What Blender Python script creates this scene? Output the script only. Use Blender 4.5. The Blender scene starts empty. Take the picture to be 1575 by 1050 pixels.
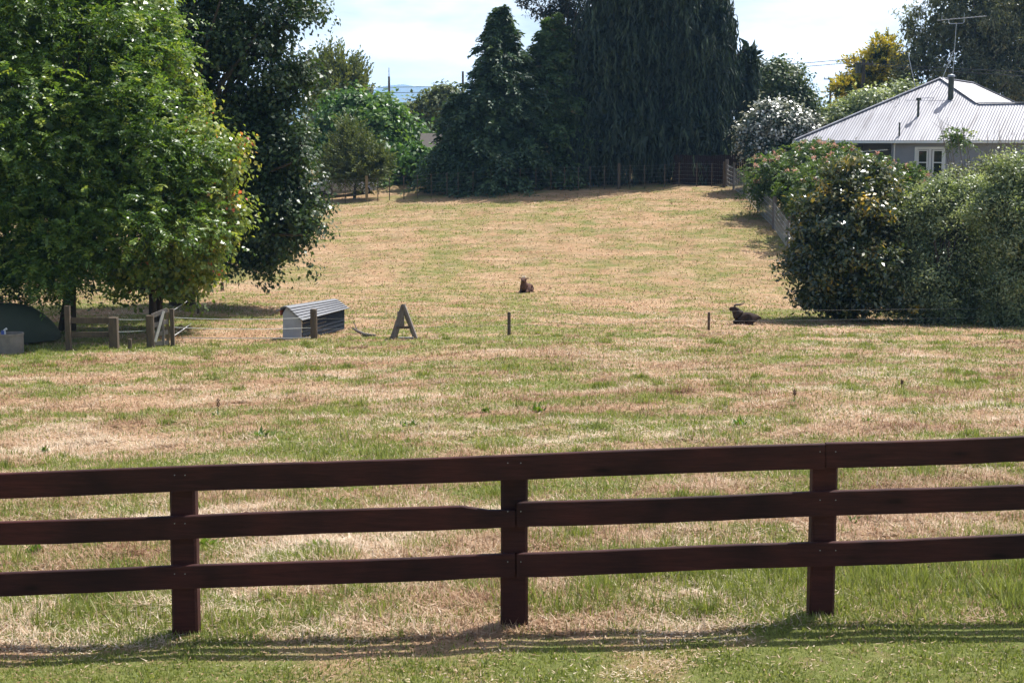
import bpy, bmesh, math
import numpy as np
from mathutils import Vector, Matrix

# ------------------------------------------------------------------ camera, sky, sun, exposure
S = bpy.context.scene
COL = S.collection
F = 2300.0                      # focal length in pixels of a 1575 px wide picture
CAMZ = 3.2
PITCH = math.atan(300.0 / F)
cam_d = bpy.data.cameras.new('camera')
cam_d.sensor_width = 36.0
cam_d.lens = 36.0 * F / 1575.0
cam_d.clip_start = 0.1
cam_d.clip_end = 60000.0
cam = bpy.data.objects.new('camera', cam_d)
COL.objects.link(cam)
cam.location = (0, 0, CAMZ)
cam.rotation_euler = (math.pi / 2 - PITCH, 0, 0)
S.camera = cam

SUN_EL = math.radians(56.5)
SUN_AZ = math.radians(47.0)     # clockwise from +Y (view direction) towards +X
w = bpy.data.worlds.new('World')
S.world = w
w.use_nodes = True
nt = w.node_tree
for n in list(nt.nodes):
    nt.nodes.remove(n)
wo = nt.nodes.new('ShaderNodeOutputWorld')
bg = nt.nodes.new('ShaderNodeBackground')
sky = nt.nodes.new('ShaderNodeTexSky')
sky.sky_type = 'NISHITA'
sky.sun_disc = False
sky.sun_elevation = SUN_EL
sky.sun_rotation = SUN_AZ
sky.air_density = 1.0
sky.dust_density = 3.5
sky.ozone_density = 1.0
# summer cloud bank low over the hills, thin wisps above: part of the sky itself
tc = nt.nodes.new('ShaderNodeTexCoord')
mp = nt.nodes.new('ShaderNodeMapping')
mp.inputs['Scale'].default_value = (7.0, 7.0, 26.0)
nz = nt.nodes.new('ShaderNodeTexNoise')
nz.inputs['Scale'].default_value = 1.0
nz.inputs['Detail'].default_value = 5.0
nz.inputs['Roughness'].default_value = 0.55
sep = nt.nodes.new('ShaderNodeSeparateXYZ')
mr = nt.nodes.new('ShaderNodeMapRange')
mr.inputs['From Min'].default_value = 0.075
mr.inputs['From Max'].default_value = 0.045
ad = nt.nodes.new('ShaderNodeMath'); ad.operation = 'MULTIPLY_ADD'
ad.inputs[1].default_value = 0.26
rp = nt.nodes.new('ShaderNodeMapRange')
rp.inputs['From Min'].default_value = 0.34
rp.inputs['From Max'].default_value = 1.0
rp.inputs['To Max'].default_value = 0.75
mx = nt.nodes.new('ShaderNodeMix'); mx.data_type = 'RGBA'
mx.inputs[7].default_value = (26.0, 26.6, 27.4, 1)
nt.links.new(tc.outputs['Generated'], mp.inputs['Vector'])
nt.links.new(mp.outputs['Vector'], nz.inputs['Vector'])
nt.links.new(tc.outputs['Generated'], sep.inputs[0])
nt.links.new(sep.outputs['Z'], mr.inputs['Value'])
nt.links.new(mr.outputs[0], ad.inputs[0])
nt.links.new(nz.outputs['Fac'], ad.inputs[2])
nt.links.new(ad.outputs[0], rp.inputs['Value'])
lowb = nt.nodes.new('ShaderNodeMapRange'); lowb.interpolation_type = 'SMOOTHSTEP'
lowb.inputs['From Min'].default_value = 0.32; lowb.inputs['From Max'].default_value = 0.08
nt.links.new(sep.outputs['Z'], lowb.inputs['Value'])
mulb = nt.nodes.new('ShaderNodeMath'); mulb.operation = 'MULTIPLY'
nt.links.new(rp.outputs[0], mulb.inputs[0]); nt.links.new(lowb.outputs[0], mulb.inputs[1])
nt.links.new(mulb.outputs[0], mx.inputs[0])
nt.links.new(sky.outputs[0], mx.inputs[6])
nt.links.new(mx.outputs[2], bg.inputs['Color'])
bg.inputs['Strength'].default_value = 0.10
nt.links.new(bg.outputs[0], wo.inputs['Surface'])

sd = bpy.data.lights.new('sun', 'SUN')
sd.energy = 5.0
sd.angle = math.radians(0.53)
sd.color = (1.0, 0.975, 0.93)
sun = bpy.data.objects.new('sun', sd)
COL.objects.link(sun)
sdir = Vector((math.cos(SUN_EL) * math.sin(SUN_AZ), math.cos(SUN_EL) * math.cos(SUN_AZ), math.sin(SUN_EL)))
sun.rotation_euler = sdir.to_track_quat('Z', 'Y').to_euler()
sun.location = (20, 20, 60)

S.view_settings.view_transform = 'Standard'
S.view_settings.look = 'None'
S.view_settings.exposure = 0.62
S.view_settings.gamma = 1.0
S.view_settings.use_curve_mapping = False
S.render.engine = 'CYCLES'
S.cycles.use_denoising = True
S.cycles.max_bounces = 8
S.cycles.diffuse_bounces = 3
S.cycles.transmission_bounces = 4
S.cycles.transparent_max_bounces = 4
S.cycles.volume_bounces = 2
S.cycles.caustics_reflective = False
S.cycles.caustics_refractive = False

# ------------------------------------------------------------------ layout helpers
CP, SP = math.cos(PITCH), math.sin(PITCH)

def at(u, v, Y):
    """World point at depth Y that the photograph shows at pixel (u, v)."""
    x = (u - 787.5) / F
    y = -(v - 525.0) / F
    dy = CP + y * SP
    dz = -SP + y * CP
    t = Y / dy
    return Vector((x * t, Y, CAMZ + dz * t))

def ppm(Y):
    return F / Y * 0.995

def _hash(ix, iy, seed):
    n = (ix * 374761393 + iy * 668265263 + seed * 1442695041) & 0xFFFFFFFF
    n = ((n ^ (n >> 13)) * 1274126177) & 0xFFFFFFFF
    n = n ^ (n >> 16)
    return (n & 0xFFFF) / 65535.0

def vnoise(x, y, seed=0):
    x = np.asarray(x, float); y = np.asarray(y, float)
    ix = np.floor(x).astype(np.int64); iy = np.floor(y).astype(np.int64)
    fx = x - ix; fy = y - iy
    fx = fx * fx * (3 - 2 * fx); fy = fy * fy * (3 - 2 * fy)
    a = _hash(ix, iy, seed); b = _hash(ix + 1, iy, seed)
    c = _hash(ix, iy + 1, seed); d = _hash(ix + 1, iy + 1, seed)
    return (a + (b - a) * fx) * (1 - fy) + (c + (d - c) * fx) * fy

def fbm(x, y, seed=0, octs=4):
    s = 0.0; amp = 0.5; tot = 0.0
    for o in range(octs):
        s = s + amp * vnoise(x * 2 ** o + 17.3 * o, y * 2 ** o - 9.1 * o, seed + o)
        tot += amp; amp *= 0.55
    return s / tot

PY = [-20, 0, 5, 10, 20, 32, 46, 56, 66, 73, 80, 90, 100, 108, 130, 200, 400, 12000]
PZ = [0.36, 0.20, 0.05, -0.08, -0.72, -1.58, -2.60, -2.96, -3.14, -2.60, -1.75, -0.62, 0.30, 0.85, 1.0, 0.0, -2.0, -4.0]
TY = [0, 10, 43, 50, 56, 66, 80, 100, 120, 200, 300]
TL = [.025, .028, .028, .008, -.006, 0.0, .022, .070, .05, .0, .0]
TR = [.025, .026, .004, -.008, -.018, -.018, .020, .028, .03, .0, .0]
_py = np.arange(-20, 420, 0.5)
_pz = np.interp(_py, PY, PZ)
_k = np.exp(-np.linspace(-2, 2, 17) ** 2); _k /= _k.sum()
_pz = np.convolve(np.pad(_pz, 8, mode='edge'), _k, 'valid')

def zsmooth(x, y):
    x = np.asarray(x, float); y = np.asarray(y, float)
    z = np.where(y < 415, np.interp(y, _py, _pz), np.interp(y, PY, PZ))
    xc = np.clip(x, -28, 26)
    z = z + np.where(x < 0, np.interp(y, TY, TL), np.interp(y, TY, TR)) * xc
    return z

def zg(x, y):
    x = np.asarray(x, float); y = np.asarray(y, float)
    near = np.clip((160 - y) / 60, 0, 1) * np.clip((80 - np.abs(x)) / 30, 0, 1)
    r = (fbm(x * 0.35, y * 0.35, 3, 3) - 0.5) * np.interp(y, [9, 11, 16], [0.05, 0.06, 0.2]) + (fbm(x * 1.7, y * 1.7, 8, 3) - 0.5) * np.interp(y, [9, 11, 14], [0.06, 0.07, 0.13])
    return zsmooth(x, y) + near * r

def gz(x, y):
    return float(zg(x, y))

def ground_at(u, v):
    """Point where the ray of pixel (u, v) meets the ground."""
    Y = 6.0
    while Y < 140:
        p = at(u, v, Y)
        if p.z <= gz(p.x, p.y):
            return p
        Y += 0.1
    return at(u, v, 100)

# ------------------------------------------------------------------ materials
def new_mat(name):
    m = bpy.data.materials.new(name)
    m.use_nodes = True
    nt = m.node_tree
    b = nt.nodes['Principled BSDF']
    return m, nt, b

def ramp(nt, stops):
    r = nt.nodes.new('ShaderNodeValToRGB')
    e = r.color_ramp.elements
    while len(e) > 1:
        e.remove(e[-1])
    e[0].position = stops[0][0]; e[0].color = (*stops[0][1], 1)
    for p, c in stops[1:]:
        k = e.new(p); k.color = (*c, 1)
    return r

def mat(name, c1, c2=None, rough=0.7, scale=6.0, stretch=(1, 1, 1), bump=0.0, bscale=None, metallic=0.0, spec=0.4, detail=6.0):
    m, nt, b = new_mat(name)
    c2 = c2 or tuple(x * 0.7 for x in c1)
    tc = nt.nodes.new('ShaderNodeTexCoord')
    mp = nt.nodes.new('ShaderNodeMapping'); mp.inputs['Scale'].default_value = stretch
    n = nt.nodes.new('ShaderNodeTexNoise'); n.inputs['Scale'].default_value = scale
    n.inputs['Detail'].default_value = detail; n.inputs['Roughness'].default_value = 0.65
    r = ramp(nt, [(0.3, c1), (0.7, c2)])
    nt.links.new(tc.outputs['Object'], mp.inputs[0]); nt.links.new(mp.outputs[0], n.inputs['Vector'])
    nt.links.new(n.outputs['Fac'], r.inputs[0]); nt.links.new(r.outputs[0], b.inputs['Base Color'])
    b.inputs['Roughness'].default_value = rough
    b.inputs['Metallic'].default_value = metallic
    b.inputs['Specular IOR Level'].default_value = spec
    if bump:
        n2 = nt.nodes.new('ShaderNodeTexNoise'); n2.inputs['Scale'].default_value = bscale or scale * 3
        n2.inputs['Detail'].default_value = 4
        nt.links.new(mp.outputs[0], n2.inputs['Vector'])
        bp = nt.nodes.new('ShaderNodeBump'); bp.inputs['Strength'].default_value = bump
        bp.inputs['Distance'].default_value = 0.02
        nt.links.new(n2.outputs['Fac'], bp.inputs['Height']); nt.links.new(bp.outputs[0], b.inputs['Normal'])
    return m

def leaf_mat(name, stops, rough=0.45, transl=0.35, spec=0.5, tcol=(1.25, 1.25, 0.6)):
    """Leaves: colour by a random per-leaf tint, part of the light passes through."""
    m, nt, b = new_mat(name)
    a = nt.nodes.new('ShaderNodeAttribute'); a.attribute_name = 'tint'
    r = ramp(nt, stops)
    nt.links.new(a.outputs['Fac'], r.inputs[0])
    nt.links.new(r.outputs[0], b.inputs['Base Color'])
    b.inputs['Roughness'].default_value = rough
    b.inputs['Specular IOR Level'].default_value = spec
    out = nt.nodes['Material Output']
    if transl > 0:
        t = nt.nodes.new('ShaderNodeBsdfTranslucent')
        mu = nt.nodes.new('ShaderNodeMix'); mu.data_type = 'RGBA'; mu.blend_type = 'MULTIPLY'
        mu.inputs[0].default_value = 1.0; mu.inputs[7].default_value = (*tcol, 1)
        nt.links.new(r.outputs[0], mu.inputs[6]); nt.links.new(mu.outputs[2], t.inputs['Color'])
        ms = nt.nodes.new('ShaderNodeMixShader'); ms.inputs[0].default_value = transl
        nt.links.new(b.outputs[0], ms.inputs[1]); nt.links.new(t.outputs[0], ms.inputs[2])
        nt.links.new(ms.outputs[0], out.inputs['Surface'])
    return m

# ------------------------------------------------------------------ mesh helpers
def mesh_np(name, V, faces_n, idx, tint=None, attr='tint', smooth=False):
    """faces_n: vertices per face (constant), idx: flat vertex indices."""
    me = bpy.data.meshes.new(name)
    V = np.asarray(V, np.float32)
    nf = len(idx) // faces_n
    me.vertices.add(len(V)); me.vertices.foreach_set('co', V.ravel())
    me.loops.add(len(idx)); me.loops.foreach_set('vertex_index', np.asarray(idx, np.int32))
    me.polygons.add(nf)
    me.polygons.foreach_set('loop_start', np.arange(0, len(idx), faces_n, dtype=np.int32))
    if tint is not None:
        at_ = me.attributes.new(attr, 'FLOAT', 'POINT')
        at_.data.foreach_set('value', np.asarray(tint, np.float32))
    if smooth:
        me.polygons.foreach_set('use_smooth', np.ones(nf, bool))
    me.update(calc_edges=True)
    me.validate()
    return me

def link(name, me, material=None, parent=None, loc=None, **props):
    o = bpy.data.objects.new(name, me)
    COL.objects.link(o)
    if material is not None and me is not None and len(me.materials) == 0:
        me.materials.append(material)
    if parent is not None:
        o.parent = parent
    if loc is not None:
        o.location = loc
    for k, v in props.items():
        o[k] = v
    return o

def thing(name, label, category, loc=(0, 0, 0), rotz=0.0, group=None):
    o = bpy.data.objects.new(name, None)
    COL.objects.link(o)
    o.empty_display_size = 0.2
    o.location = loc
    o.rotation_euler = (0, 0, rotz)
    o['label'] = label
    o['category'] = category
    if group:
        o['group'] = group
    return o

class MB:
    """Collects shapes for ONE mesh."""
    def __init__(self):
        self.v = []; self.f = []
    def add(self, vs, fs):
        k = len(self.v)
        self.v += [tuple(p) for p in vs]
        self.f += [tuple(i + k for i in f) for f in fs]
        return self
    def box(self, c, s, rot=None):
        c = Vector(c); hx, hy, hz = s[0] / 2, s[1] / 2, s[2] / 2
        P = [Vector((x, y, z)) for x in (-hx, hx) for y in (-hy, hy) for z in (-hz, hz)]
        if rot is not None:
            P = [rot @ p for p in P]
        return self.add([p + c for p in P], [(0, 1, 3, 2), (4, 6, 7, 5), (0, 4, 5, 1), (2, 3, 7, 6), (0, 2, 6, 4), (1, 5, 7, 3)])
    def bar(self, a, b, w, h, up=(0, 0, 1)):
        """box beam from a to b, w across, h along 'up'"""
        a = Vector(a); b = Vector(b); d = (b - a); L = d.length; d.normalize()
        up = Vector(up); s = d.cross(up)
        if s.length < 1e-5:
            s = d.cross(Vector((1, 0, 0)))
        s.normalize(); n = s.cross(d).normalized()
        rot = Matrix((d, s, n)).transposed()
        return self.box((a + b) / 2, (L, w, h), rot)
    def tube(self, pts, rads, sides=8, caps=True):
        pts = [Vector(p) for p in pts]
        if not hasattr(rads, '__len__'):
            rads = [rads] * len(pts)
        V = []; Fc = []
        ref = None
        for i, p in enumerate(pts):
            d = (pts[min(i + 1, len(pts) - 1)] - pts[max(i - 1, 0)])
            if d.length < 1e-9:
                d = Vector((0, 0, 1))
            d.normalize()
            if ref is None:
                ref = d.orthogonal().normalized()
            s = (ref - d * ref.dot(d)).normalized(); t = d.cross(s); ref = s
            for k in range(sides):
                a = 2 * math.pi * k / sides
                V.append(p + (s * math.cos(a) + t * math.sin(a)) * rads[i])
        for i in range(len(pts) - 1):
            for k in range(sides):
                k2 = (k + 1) % sides
                Fc.append((i * sides + k, i * sides + k2, (i + 1) * sides + k2, (i + 1) * sides + k))
        if caps:
            Fc.append(tuple(range(sides))[::-1]); Fc.append(tuple((len(pts) - 1) * sides + k for k in range(sides)))
        return self.add(V, Fc)
    def lathe(self, prof, c=(0, 0, 0), sides=24):
        V = []; Fc = []
        for r, z in prof:
            for k in range(sides):
                a = 2 * math.pi * k / sides
                V.append((c[0] + r * math.cos(a), c[1] + r * math.sin(a), c[2] + z))
        for i in range(len(prof) - 1):
            for k in range(sides):
                k2 = (k + 1) % sides
                Fc.append((i * sides + k, i * sides + k2, (i + 1) * sides + k2, (i + 1) * sides + k))
        return self.add(V, Fc)
    def mesh(self, name, smooth=False, bevel=0.0, seg=1):
        me = bpy.data.meshes.new(name)
        me.from_pydata(self.v, [], self.f)
        bm = bmesh.new(); bm.from_mesh(me)
        bmesh.ops.recalc_face_normals(bm, faces=bm.faces)
        if bevel:
            bmesh.ops.bevel(bm, geom=[e for e in bm.edges], offset=bevel, segments=seg, affect='EDGES')
        if smooth:
            for f in bm.faces:
                f.smooth = True
        bm.to_mesh(me); bm.free()
        return me
    def obj(self, name, material, parent=None, smooth=False, bevel=0.0, loc=None, **props):
        return link(name, self.mesh(name, smooth, bevel), material, parent, loc, **props)

def rel(p, base):
    return Vector(p) - Vector(base)

# ------------------------------------------------------------------ ground
def lush(x, y):
    """0 dry straw .. 1 green grass, over the paddocks"""
    x = np.asarray(x, float); y = np.asarray(y, float)
    n = fbm(x * 0.30, y * 0.42, 21, 3) * 0.36 + fbm(x * 1.0, y * 1.3, 31, 3) * 0.40 + fbm(x * 3.4, y * 3.4, 41, 2) * 0.24
    g = (n - 0.5) * 4.8 + 0.44
    g = g + (fbm(x * 0.07 + 3, y * 0.8, 61, 3) - 0.5) * np.interp(y, [30, 60], [0.5, 1.3]) + (fbm(x * 0.16, (y + x * .25) * 1.2, 71, 2) - 0.5) * 0.6
    g = g + 0.6 * np.exp(-((y - 43.2) / 1.9) ** 2) * np.clip((3 - x) / 5, 0, 1)       # damp strip by the wire fence
    g = g + 0.22 * np.exp(-((y - 43.5) / 1.6) ** 2)
    g = g + 0.62 * np.clip((9.75 - y) / 0.4, 0, 1)                                       # mown lawn this side of the rails
    g = g + 0.38 * np.exp(-((y - 11.2) / 1.0) ** 2) * np.clip((x + 0.5) / 1.0, 0, 1) + 0.2 * np.exp(-((y - 10.6) / 0.8) ** 2)     # rank grass along the rails
    g = g + 0.45 * np.exp(-((x - 10.0) / 2.0) ** 2 - ((y - 57) / 4.0) ** 2)
    g = g + 0.35 * np.clip((-9.5 - x) / 3, 0, 1) * np.exp(-((y - 48) / 7.0) ** 2)
    g = g - 0.08 * np.clip((y - 50) / 15, 0, 1)
    return np.clip(g, 0, 1)

gx = np.concatenate([np.arange(-15, 15.01, 0.25), np.arange(15.5, 40, 0.8), np.geomspace(41, 9000, 26)])
gx = np.unique(np.round(np.concatenate([gx, -gx]), 4))
gy = np.concatenate([-np.geomspace(3, 9000, 14)[::-1], np.arange(-2, 6, 1.0), np.arange(6, 56, 0.25), np.arange(56, 112, 0.5), np.geomspace(113, 9000, 30)])
GX, GY = np.meshgrid(gx, gy)
GZ = zg(GX, GY)
GZ = np.where(np.hypot(GX, GY) > 3000, -4.0 - (np.hypot(GX, GY) - 3000) * 0.0005, GZ)
GV = np.stack([GX, GY, GZ], -1).reshape(-1, 3)
nx, ny = len(gx), len(gy)
ii, jj = np.meshgrid(np.arange(nx - 1), np.arange(ny - 1))
q = (jj * nx + ii).ravel()
idx = np.stack([q, q + 1, q + nx + 1, q + nx], -1).ravel()
gme = mesh_np('ground', GV, 4, idx, lush(GV[:, 0], GV[:, 1]), 'lush', smooth=True)

m_ground, nt, b = new_mat('dry_paddock')
a = nt.nodes.new('ShaderNodeAttribute'); a.attribute_name = 'lush'
geo = nt.nodes.new('ShaderNodeNewGeometry')
def gnoise(scale, detail=5, rough=0.6, stretch=(1, 1, 1)):
    mpn = nt.nodes.new('ShaderNodeMapping'); mpn.inputs['Scale'].default_value = stretch
    n = nt.nodes.new('ShaderNodeTexNoise'); n.inputs['Scale'].default_value = scale
    n.inputs['Detail'].default_value = detail; n.inputs['Roughness'].default_value = rough
    nt.links.new(geo.outputs['Position'], mpn.inputs[0]); nt.links.new(mpn.outputs[0], n.inputs['Vector'])
    return n
n1 = gnoise(2.3, 6, 0.7)
n2 = gnoise(11.0, 6, 0.75, (1, 0.8, 1))
n3 = gnoise(0.5, 4, 0.6)
ma = nt.nodes.new('ShaderNodeMath'); ma.operation = 'MULTIPLY_ADD'; ma.inputs[1].default_value = 1.7
nt.links.new(n1.outputs['Fac'], ma.inputs[0]); nt.links.new(a.outputs['Fac'], ma.inputs[2])
mb_ = nt.nodes.new('ShaderNodeMath'); mb_.operation = 'MULTIPLY_ADD'; mb_.inputs[1].default_value = 0.9
nt.links.new(n2.outputs['Fac'], mb_.inputs[0]); nt.links.new(ma.outputs[0], mb_.inputs[2])
mrg = nt.nodes.new('ShaderNodeMapRange'); mrg.inputs['From Min'].default_value = 1.4; mrg.inputs['From Max'].default_value = 2.25
nt.links.new(mb_.outputs[0], mrg.inputs['Value'])
rs = ramp(nt, [(0.30, (0.23, 0.115, 0.06)), (0.42, (0.36, 0.21, 0.12)), (0.55, (0.48, 0.32, 0.20)), (0.72, (0.62, 0.46, 0.32))])
rg = ramp(nt, [(0.3, (0.11, 0.125, 0.032)), (0.55, (0.19, 0.21, 0.06)), (0.75, (0.29, 0.27, 0.10))])
ms3 = nt.nodes.new('ShaderNodeMath'); ms3.operation = 'MULTIPLY_ADD'; ms3.inputs[1].default_value = 0.5
nt.links.new(n3.outputs['Fac'], ms3.inputs[0])
hf = nt.nodes.new('ShaderNodeMath'); hf.operation = 'MULTIPLY'; hf.inputs[1].default_value = 0.5
nt.links.new(n2.outputs['Fac'], hf.inputs[0]); nt.links.new(hf.outputs[0], ms3.inputs[2])
nt.links.new(ms3.outputs[0], rs.inputs[0]); nt.links.new(n2.outputs['Fac'], rg.inputs[0])
mxg = nt.nodes.new('ShaderNodeMix'); mxg.data_type = 'RGBA'
nt.links.new(mrg.outputs[0], mxg.inputs[0]); nt.links.new(rs.outputs[0], mxg.inputs[6]); nt.links.new(rg.outputs[0], mxg.inputs[7])
sx = nt.nodes.new('ShaderNodeSeparateXYZ'); nt.links.new(geo.outputs['Position'], sx.inputs[0])
mfar = nt.nodes.new('ShaderNodeMapRange'); mfar.inputs['From Min'].default_value = 47; mfar.inputs['From Max'].default_value = 68; mfar.inputs['To Max'].default_value = 0.5
nt.links.new(sx.outputs['Y'], mfar.inputs['Value'])
n4 = gnoise(1.1, 6, 0.7, (0.5, 1.4, 1))
rf = ramp(nt, [(0.37, (0.12, 0.13, 0.042)), (0.46, (0.21, 0.175, 0.075)), (0.52, (0.31, 0.195, 0.095)), (0.62, (0.42, 0.29, 0.17)), (0.72, (0.52, 0.40, 0.26))])
nt.links.new(n4.outputs['Fac'], rf.inputs[0])
mx2 = nt.nodes.new('ShaderNodeMix'); mx2.data_type = 'RGBA'
nt.links.new(mfar.outputs[0], mx2.inputs[0]); nt.links.new(mxg.outputs[2], mx2.inputs[6]); nt.links.new(rf.outputs[0], mx2.inputs[7])
nt.links.new(mx2.outputs[2], b.inputs['Base Color'])
b.inputs['Roughness'].default_value = 0.95
b.inputs['Specular IOR Level'].default_value = 0.1
bpn = nt.nodes.new('ShaderNodeBump'); bpn.inputs['Strength'].default_value = 0.8; bpn.inputs['Distance'].default_value = 0.08
nb = gnoise(9.0, 8, 0.75)
nt.links.new(nb.outputs['Fac'], bpn.inputs['Height']); nt.links.new(bpn.outputs[0], b.inputs['Normal'])
link('ground', gme, m_ground, kind='structure')

# ------------------------------------------------------------------ far hills (through the haze)
m_hill = mat('hill_bush', (0.07, 0.095, 0.05), (0.16, 0.15, 0.09), rough=1.0, scale=0.004, spec=0.1)
hx = np.linspace(-2600, 1700, 220); hy = np.linspace(7000, 8700, 40)
HX, HY = np.meshgrid(hx, hy)
hu = HX / 8000 * F + 787.5
prof = np.interp(hu, [-200, 200, 420, 520, 570, 600, 625, 645, 665, 685, 720, 780, 900, 1100, 1300], [150, 180, 230, 270, 292, 318, 334, 322, 316, 285, 240, 200, 170, 120, 80])
t = (HY - 7000) / 1700
HZ = prof * np.clip(np.sin(np.clip(t, 0, 1) * math.pi), 0, 1) ** 0.8 * (1 + 0.10 * (fbm(HX * 0.004, HY * 0.004, 5, 5) - 0.5)) - 14
q = (np.arange(39)[:, None] * 220 + np.arange(219)[None, :]).ravel()
hme = mesh_np('hills', np.stack([HX, HY, HZ], -1).reshape(-1, 3), 4, np.stack([q, q + 1, q + 221, q + 220], -1).ravel(), smooth=True)
link('hills', hme, m_hill, kind='structure')

# ------------------------------------------------------------------ timber fence in the foreground
def stained_wood(name):
    m, nt, b = new_mat(name)
    tc = nt.nodes.new('ShaderNodeTexCoord')
    mp = nt.nodes.new('ShaderNodeMapping'); mp.inputs['Scale'].default_value = (1.2, 14, 14)
    n = nt.nodes.new('ShaderNodeTexNoise'); n.inputs['Scale'].default_value = 3; n.inputs['Detail'].default_value = 8; n.inputs['Roughness'].default_value = 0.7
    n2 = nt.nodes.new('ShaderNodeTexNoise'); n2.inputs['Scale'].default_value = 1.6; n2.inputs['Detail'].default_value = 3
    nt.links.new(tc.outputs['Object'], mp.inputs[0]); nt.links.new(mp.outputs[0], n.inputs['Vector']); nt.links.new(tc.outputs['Object'], n2.inputs['Vector'])
    r1 = ramp(nt, [(0.28, (0.032, 0.010, 0.009)), (0.5, (0.054, 0.0165, 0.0135)), (0.75, (0.088, 0.027, 0.021))])
    r2 = ramp(nt, [(0.36, (0.45, 0.48, 0.52)), (0.5, (0.85, 0.85, 0.85)), (0.66, (1.2, 1.05, 1.0))])
    nt.links.new(n.outputs['Fac'], r1.inputs[0]); nt.links.new(n2.outputs['Fac'], r2.inputs[0])
    mu = nt.nodes.new('ShaderNodeMix'); mu.data_type = 'RGBA'; mu.blend_type = 'MULTIPLY'; mu.inputs[0].default_value = 1
    nt.links.new(r1.outputs[0], mu.inputs[6]); nt.links.new(r2.outputs[0], mu.inputs[7]); vk = nt.nodes.new('ShaderNodeTexVoronoi'); vk.inputs['Scale'].default_value = 1.0
    mpk = nt.nodes.new('ShaderNodeMapping'); mpk.inputs['Scale'].default_value = (1.6, 3.0, 6.0)
    nt.links.new(tc.outputs['Object'], mpk.inputs[0]); nt.links.new(mpk.outputs[0], vk.inputs['Vector'])
    rk = ramp(nt, [(0.05, (0.35, 0.33, 0.33)), (0.12, (0.8, 0.8, 0.8)), (0.2, (1, 1, 1))]); nt.links.new(vk.outputs['Distance'], rk.inputs[0])
    mk = nt.nodes.new('ShaderNodeMix'); mk.data_type = 'RGBA'; mk.blend_type = 'MULTIPLY'; mk.inputs[0].default_value = 1
    nt.links.new(mu.outputs[2], mk.inputs[6]); nt.links.new(rk.outputs[0], mk.inputs[7]); nt.links.new(mk.outputs[2], b.inputs['Base Color'])
    b.inputs['Roughness'].default_value = 0.7; b.inputs['Specular IOR Level'].default_value = 0.22
    bp = nt.nodes.new('ShaderNodeBump'); bp.inputs['Strength'].default_value = 0.35; bp.inputs['Distance'].default_value = 0.01
    nt.links.new(n.outputs['Fac'], bp.inputs['Height']); nt.links.new(bp.outputs[0], b.inputs['Normal'])
    return m
m_stain = stained_wood('dark_red_stained_wood')
m_galv = mat('galvanised', (0.45, 0.46, 0.47), (0.3, 0.31, 0.32), rough=0.45, metallic=0.8, scale=30)

FY = 10.0
fb = at(791, 957, FY)
fence = thing('post_and_rail_fence', 'dark red stained timber fence with three rails across the foreground', 'fence', (fb.x, FY, gz(fb.x, FY)))
fbase = fence.location.copy()
def railv(u, k):      # top edge of rail k in the photograph
    return (726, 800, 877)[k] - 0.0362 * u + (0, 0, 0)[k]
rng = np.random.default_rng(4)
for u, wpx, lean in ((-745, 41, 0.0), (-233, 41, 0.004), (279, 40, -0.010), (791, 42, 0.0), (1271, 39, 0.002), (1765, 40, 0.003), (2260, 41, 0)):
    top = at(u, railv(u, 0) + 9, FY)
    w_ = wpx / ppm(FY)
    zb = gz(top.x, FY) - 0.45
    bm_ = MB()
    n = 7
    # slightly rough squared post, a little wider at the foot
    V = []; Fc = []
    for i in range(n):
        tt = i / (n - 1); z = zb + (top.z - zb) * tt
        cx = top.x + lean * (1 - tt) * 1.4
        ww = w_ * (1.0 + 0.05 * (1 - tt)) / 2 + rng.normal(0, 0.0015)
        c = 0.016
        for dx, dy in ((-ww + c, 0), (ww - c, 0), (ww, c), (ww, 0.13 - c), (ww - c, 0.13), (-ww + c, 0.13), (-ww, 0.13 - c), (-ww, c)):
            V.append((cx + dx + rng.normal(0, .0007), FY + dy, z))
    for i in range(n - 1):
        for k in range(8):
            Fc.append((i * 8 + k, i * 8 + (k + 1) % 8, i * 8 + 8 + (k + 1) % 8, i * 8 + 8 + k))
    Fc.append(tuple(range(8))[::-1]); Fc.append(tuple((n - 1) * 8 + k for k in range(8)))
    bm_.add([rel(v, fbase) for v in V], Fc)
    bm_.obj('post', m_stain, fence)

def rail(u0, u1, k, notch=False, dv=0.0, hpx=38):
    """sawn rail nailed to the camera side of the posts"""
    th = 0.045
    n = 26
    b_ = MB(); V = []; Fc = []
    for i in range(n):
        u = u0 + (u1 - u0) * i / (n - 1)
        wob = 0.8 * math.sin(i * 0.5 + k * 2 + u0) + rng.normal(0, 0.15)
        vt = railv(u, k) + dv + wob
        vb = vt + hpx + rng.normal(0, 0.25)
        if notch:
            if u > 768: vt += 9.5
            elif u > 735: vt += 8 + rng.normal(0, 1)
            elif u > 712: vt += 3.5
        a_ = at(u, vt, FY); c_ = at(u, vb, FY)
        ch = 0.006
        y0 = FY - 0.004; y1 = y0 - th
        V += [(a_.x, y1, a_.z - ch), (a_.x, y1 + ch, a_.z), (a_.x, y0 - ch, a_.z), (a_.x, y0, a_.z - ch), (c_.x, y0, c_.z), (c_.x, y1, c_.z)]
    for i in range(n - 1):
        for j in range(6):
            j2 = (j + 1) % 6
            Fc.append((i * 6 + j, i * 6 + j2, i * 6 + 6 + j2, i * 6 + 6 + j))
    Fc.append(tuple(range(6))); Fc.append(tuple((n - 1) * 6 + j for j in range(6))[::-1])
    b_.add([rel(v, fbase) for v in V], Fc)
    return b_.obj('rail', m_stain, fence)
rail(-745, -235, 0); rail(-232, 1267.4, 0); rail(1268.6, 2260, 0)
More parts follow.
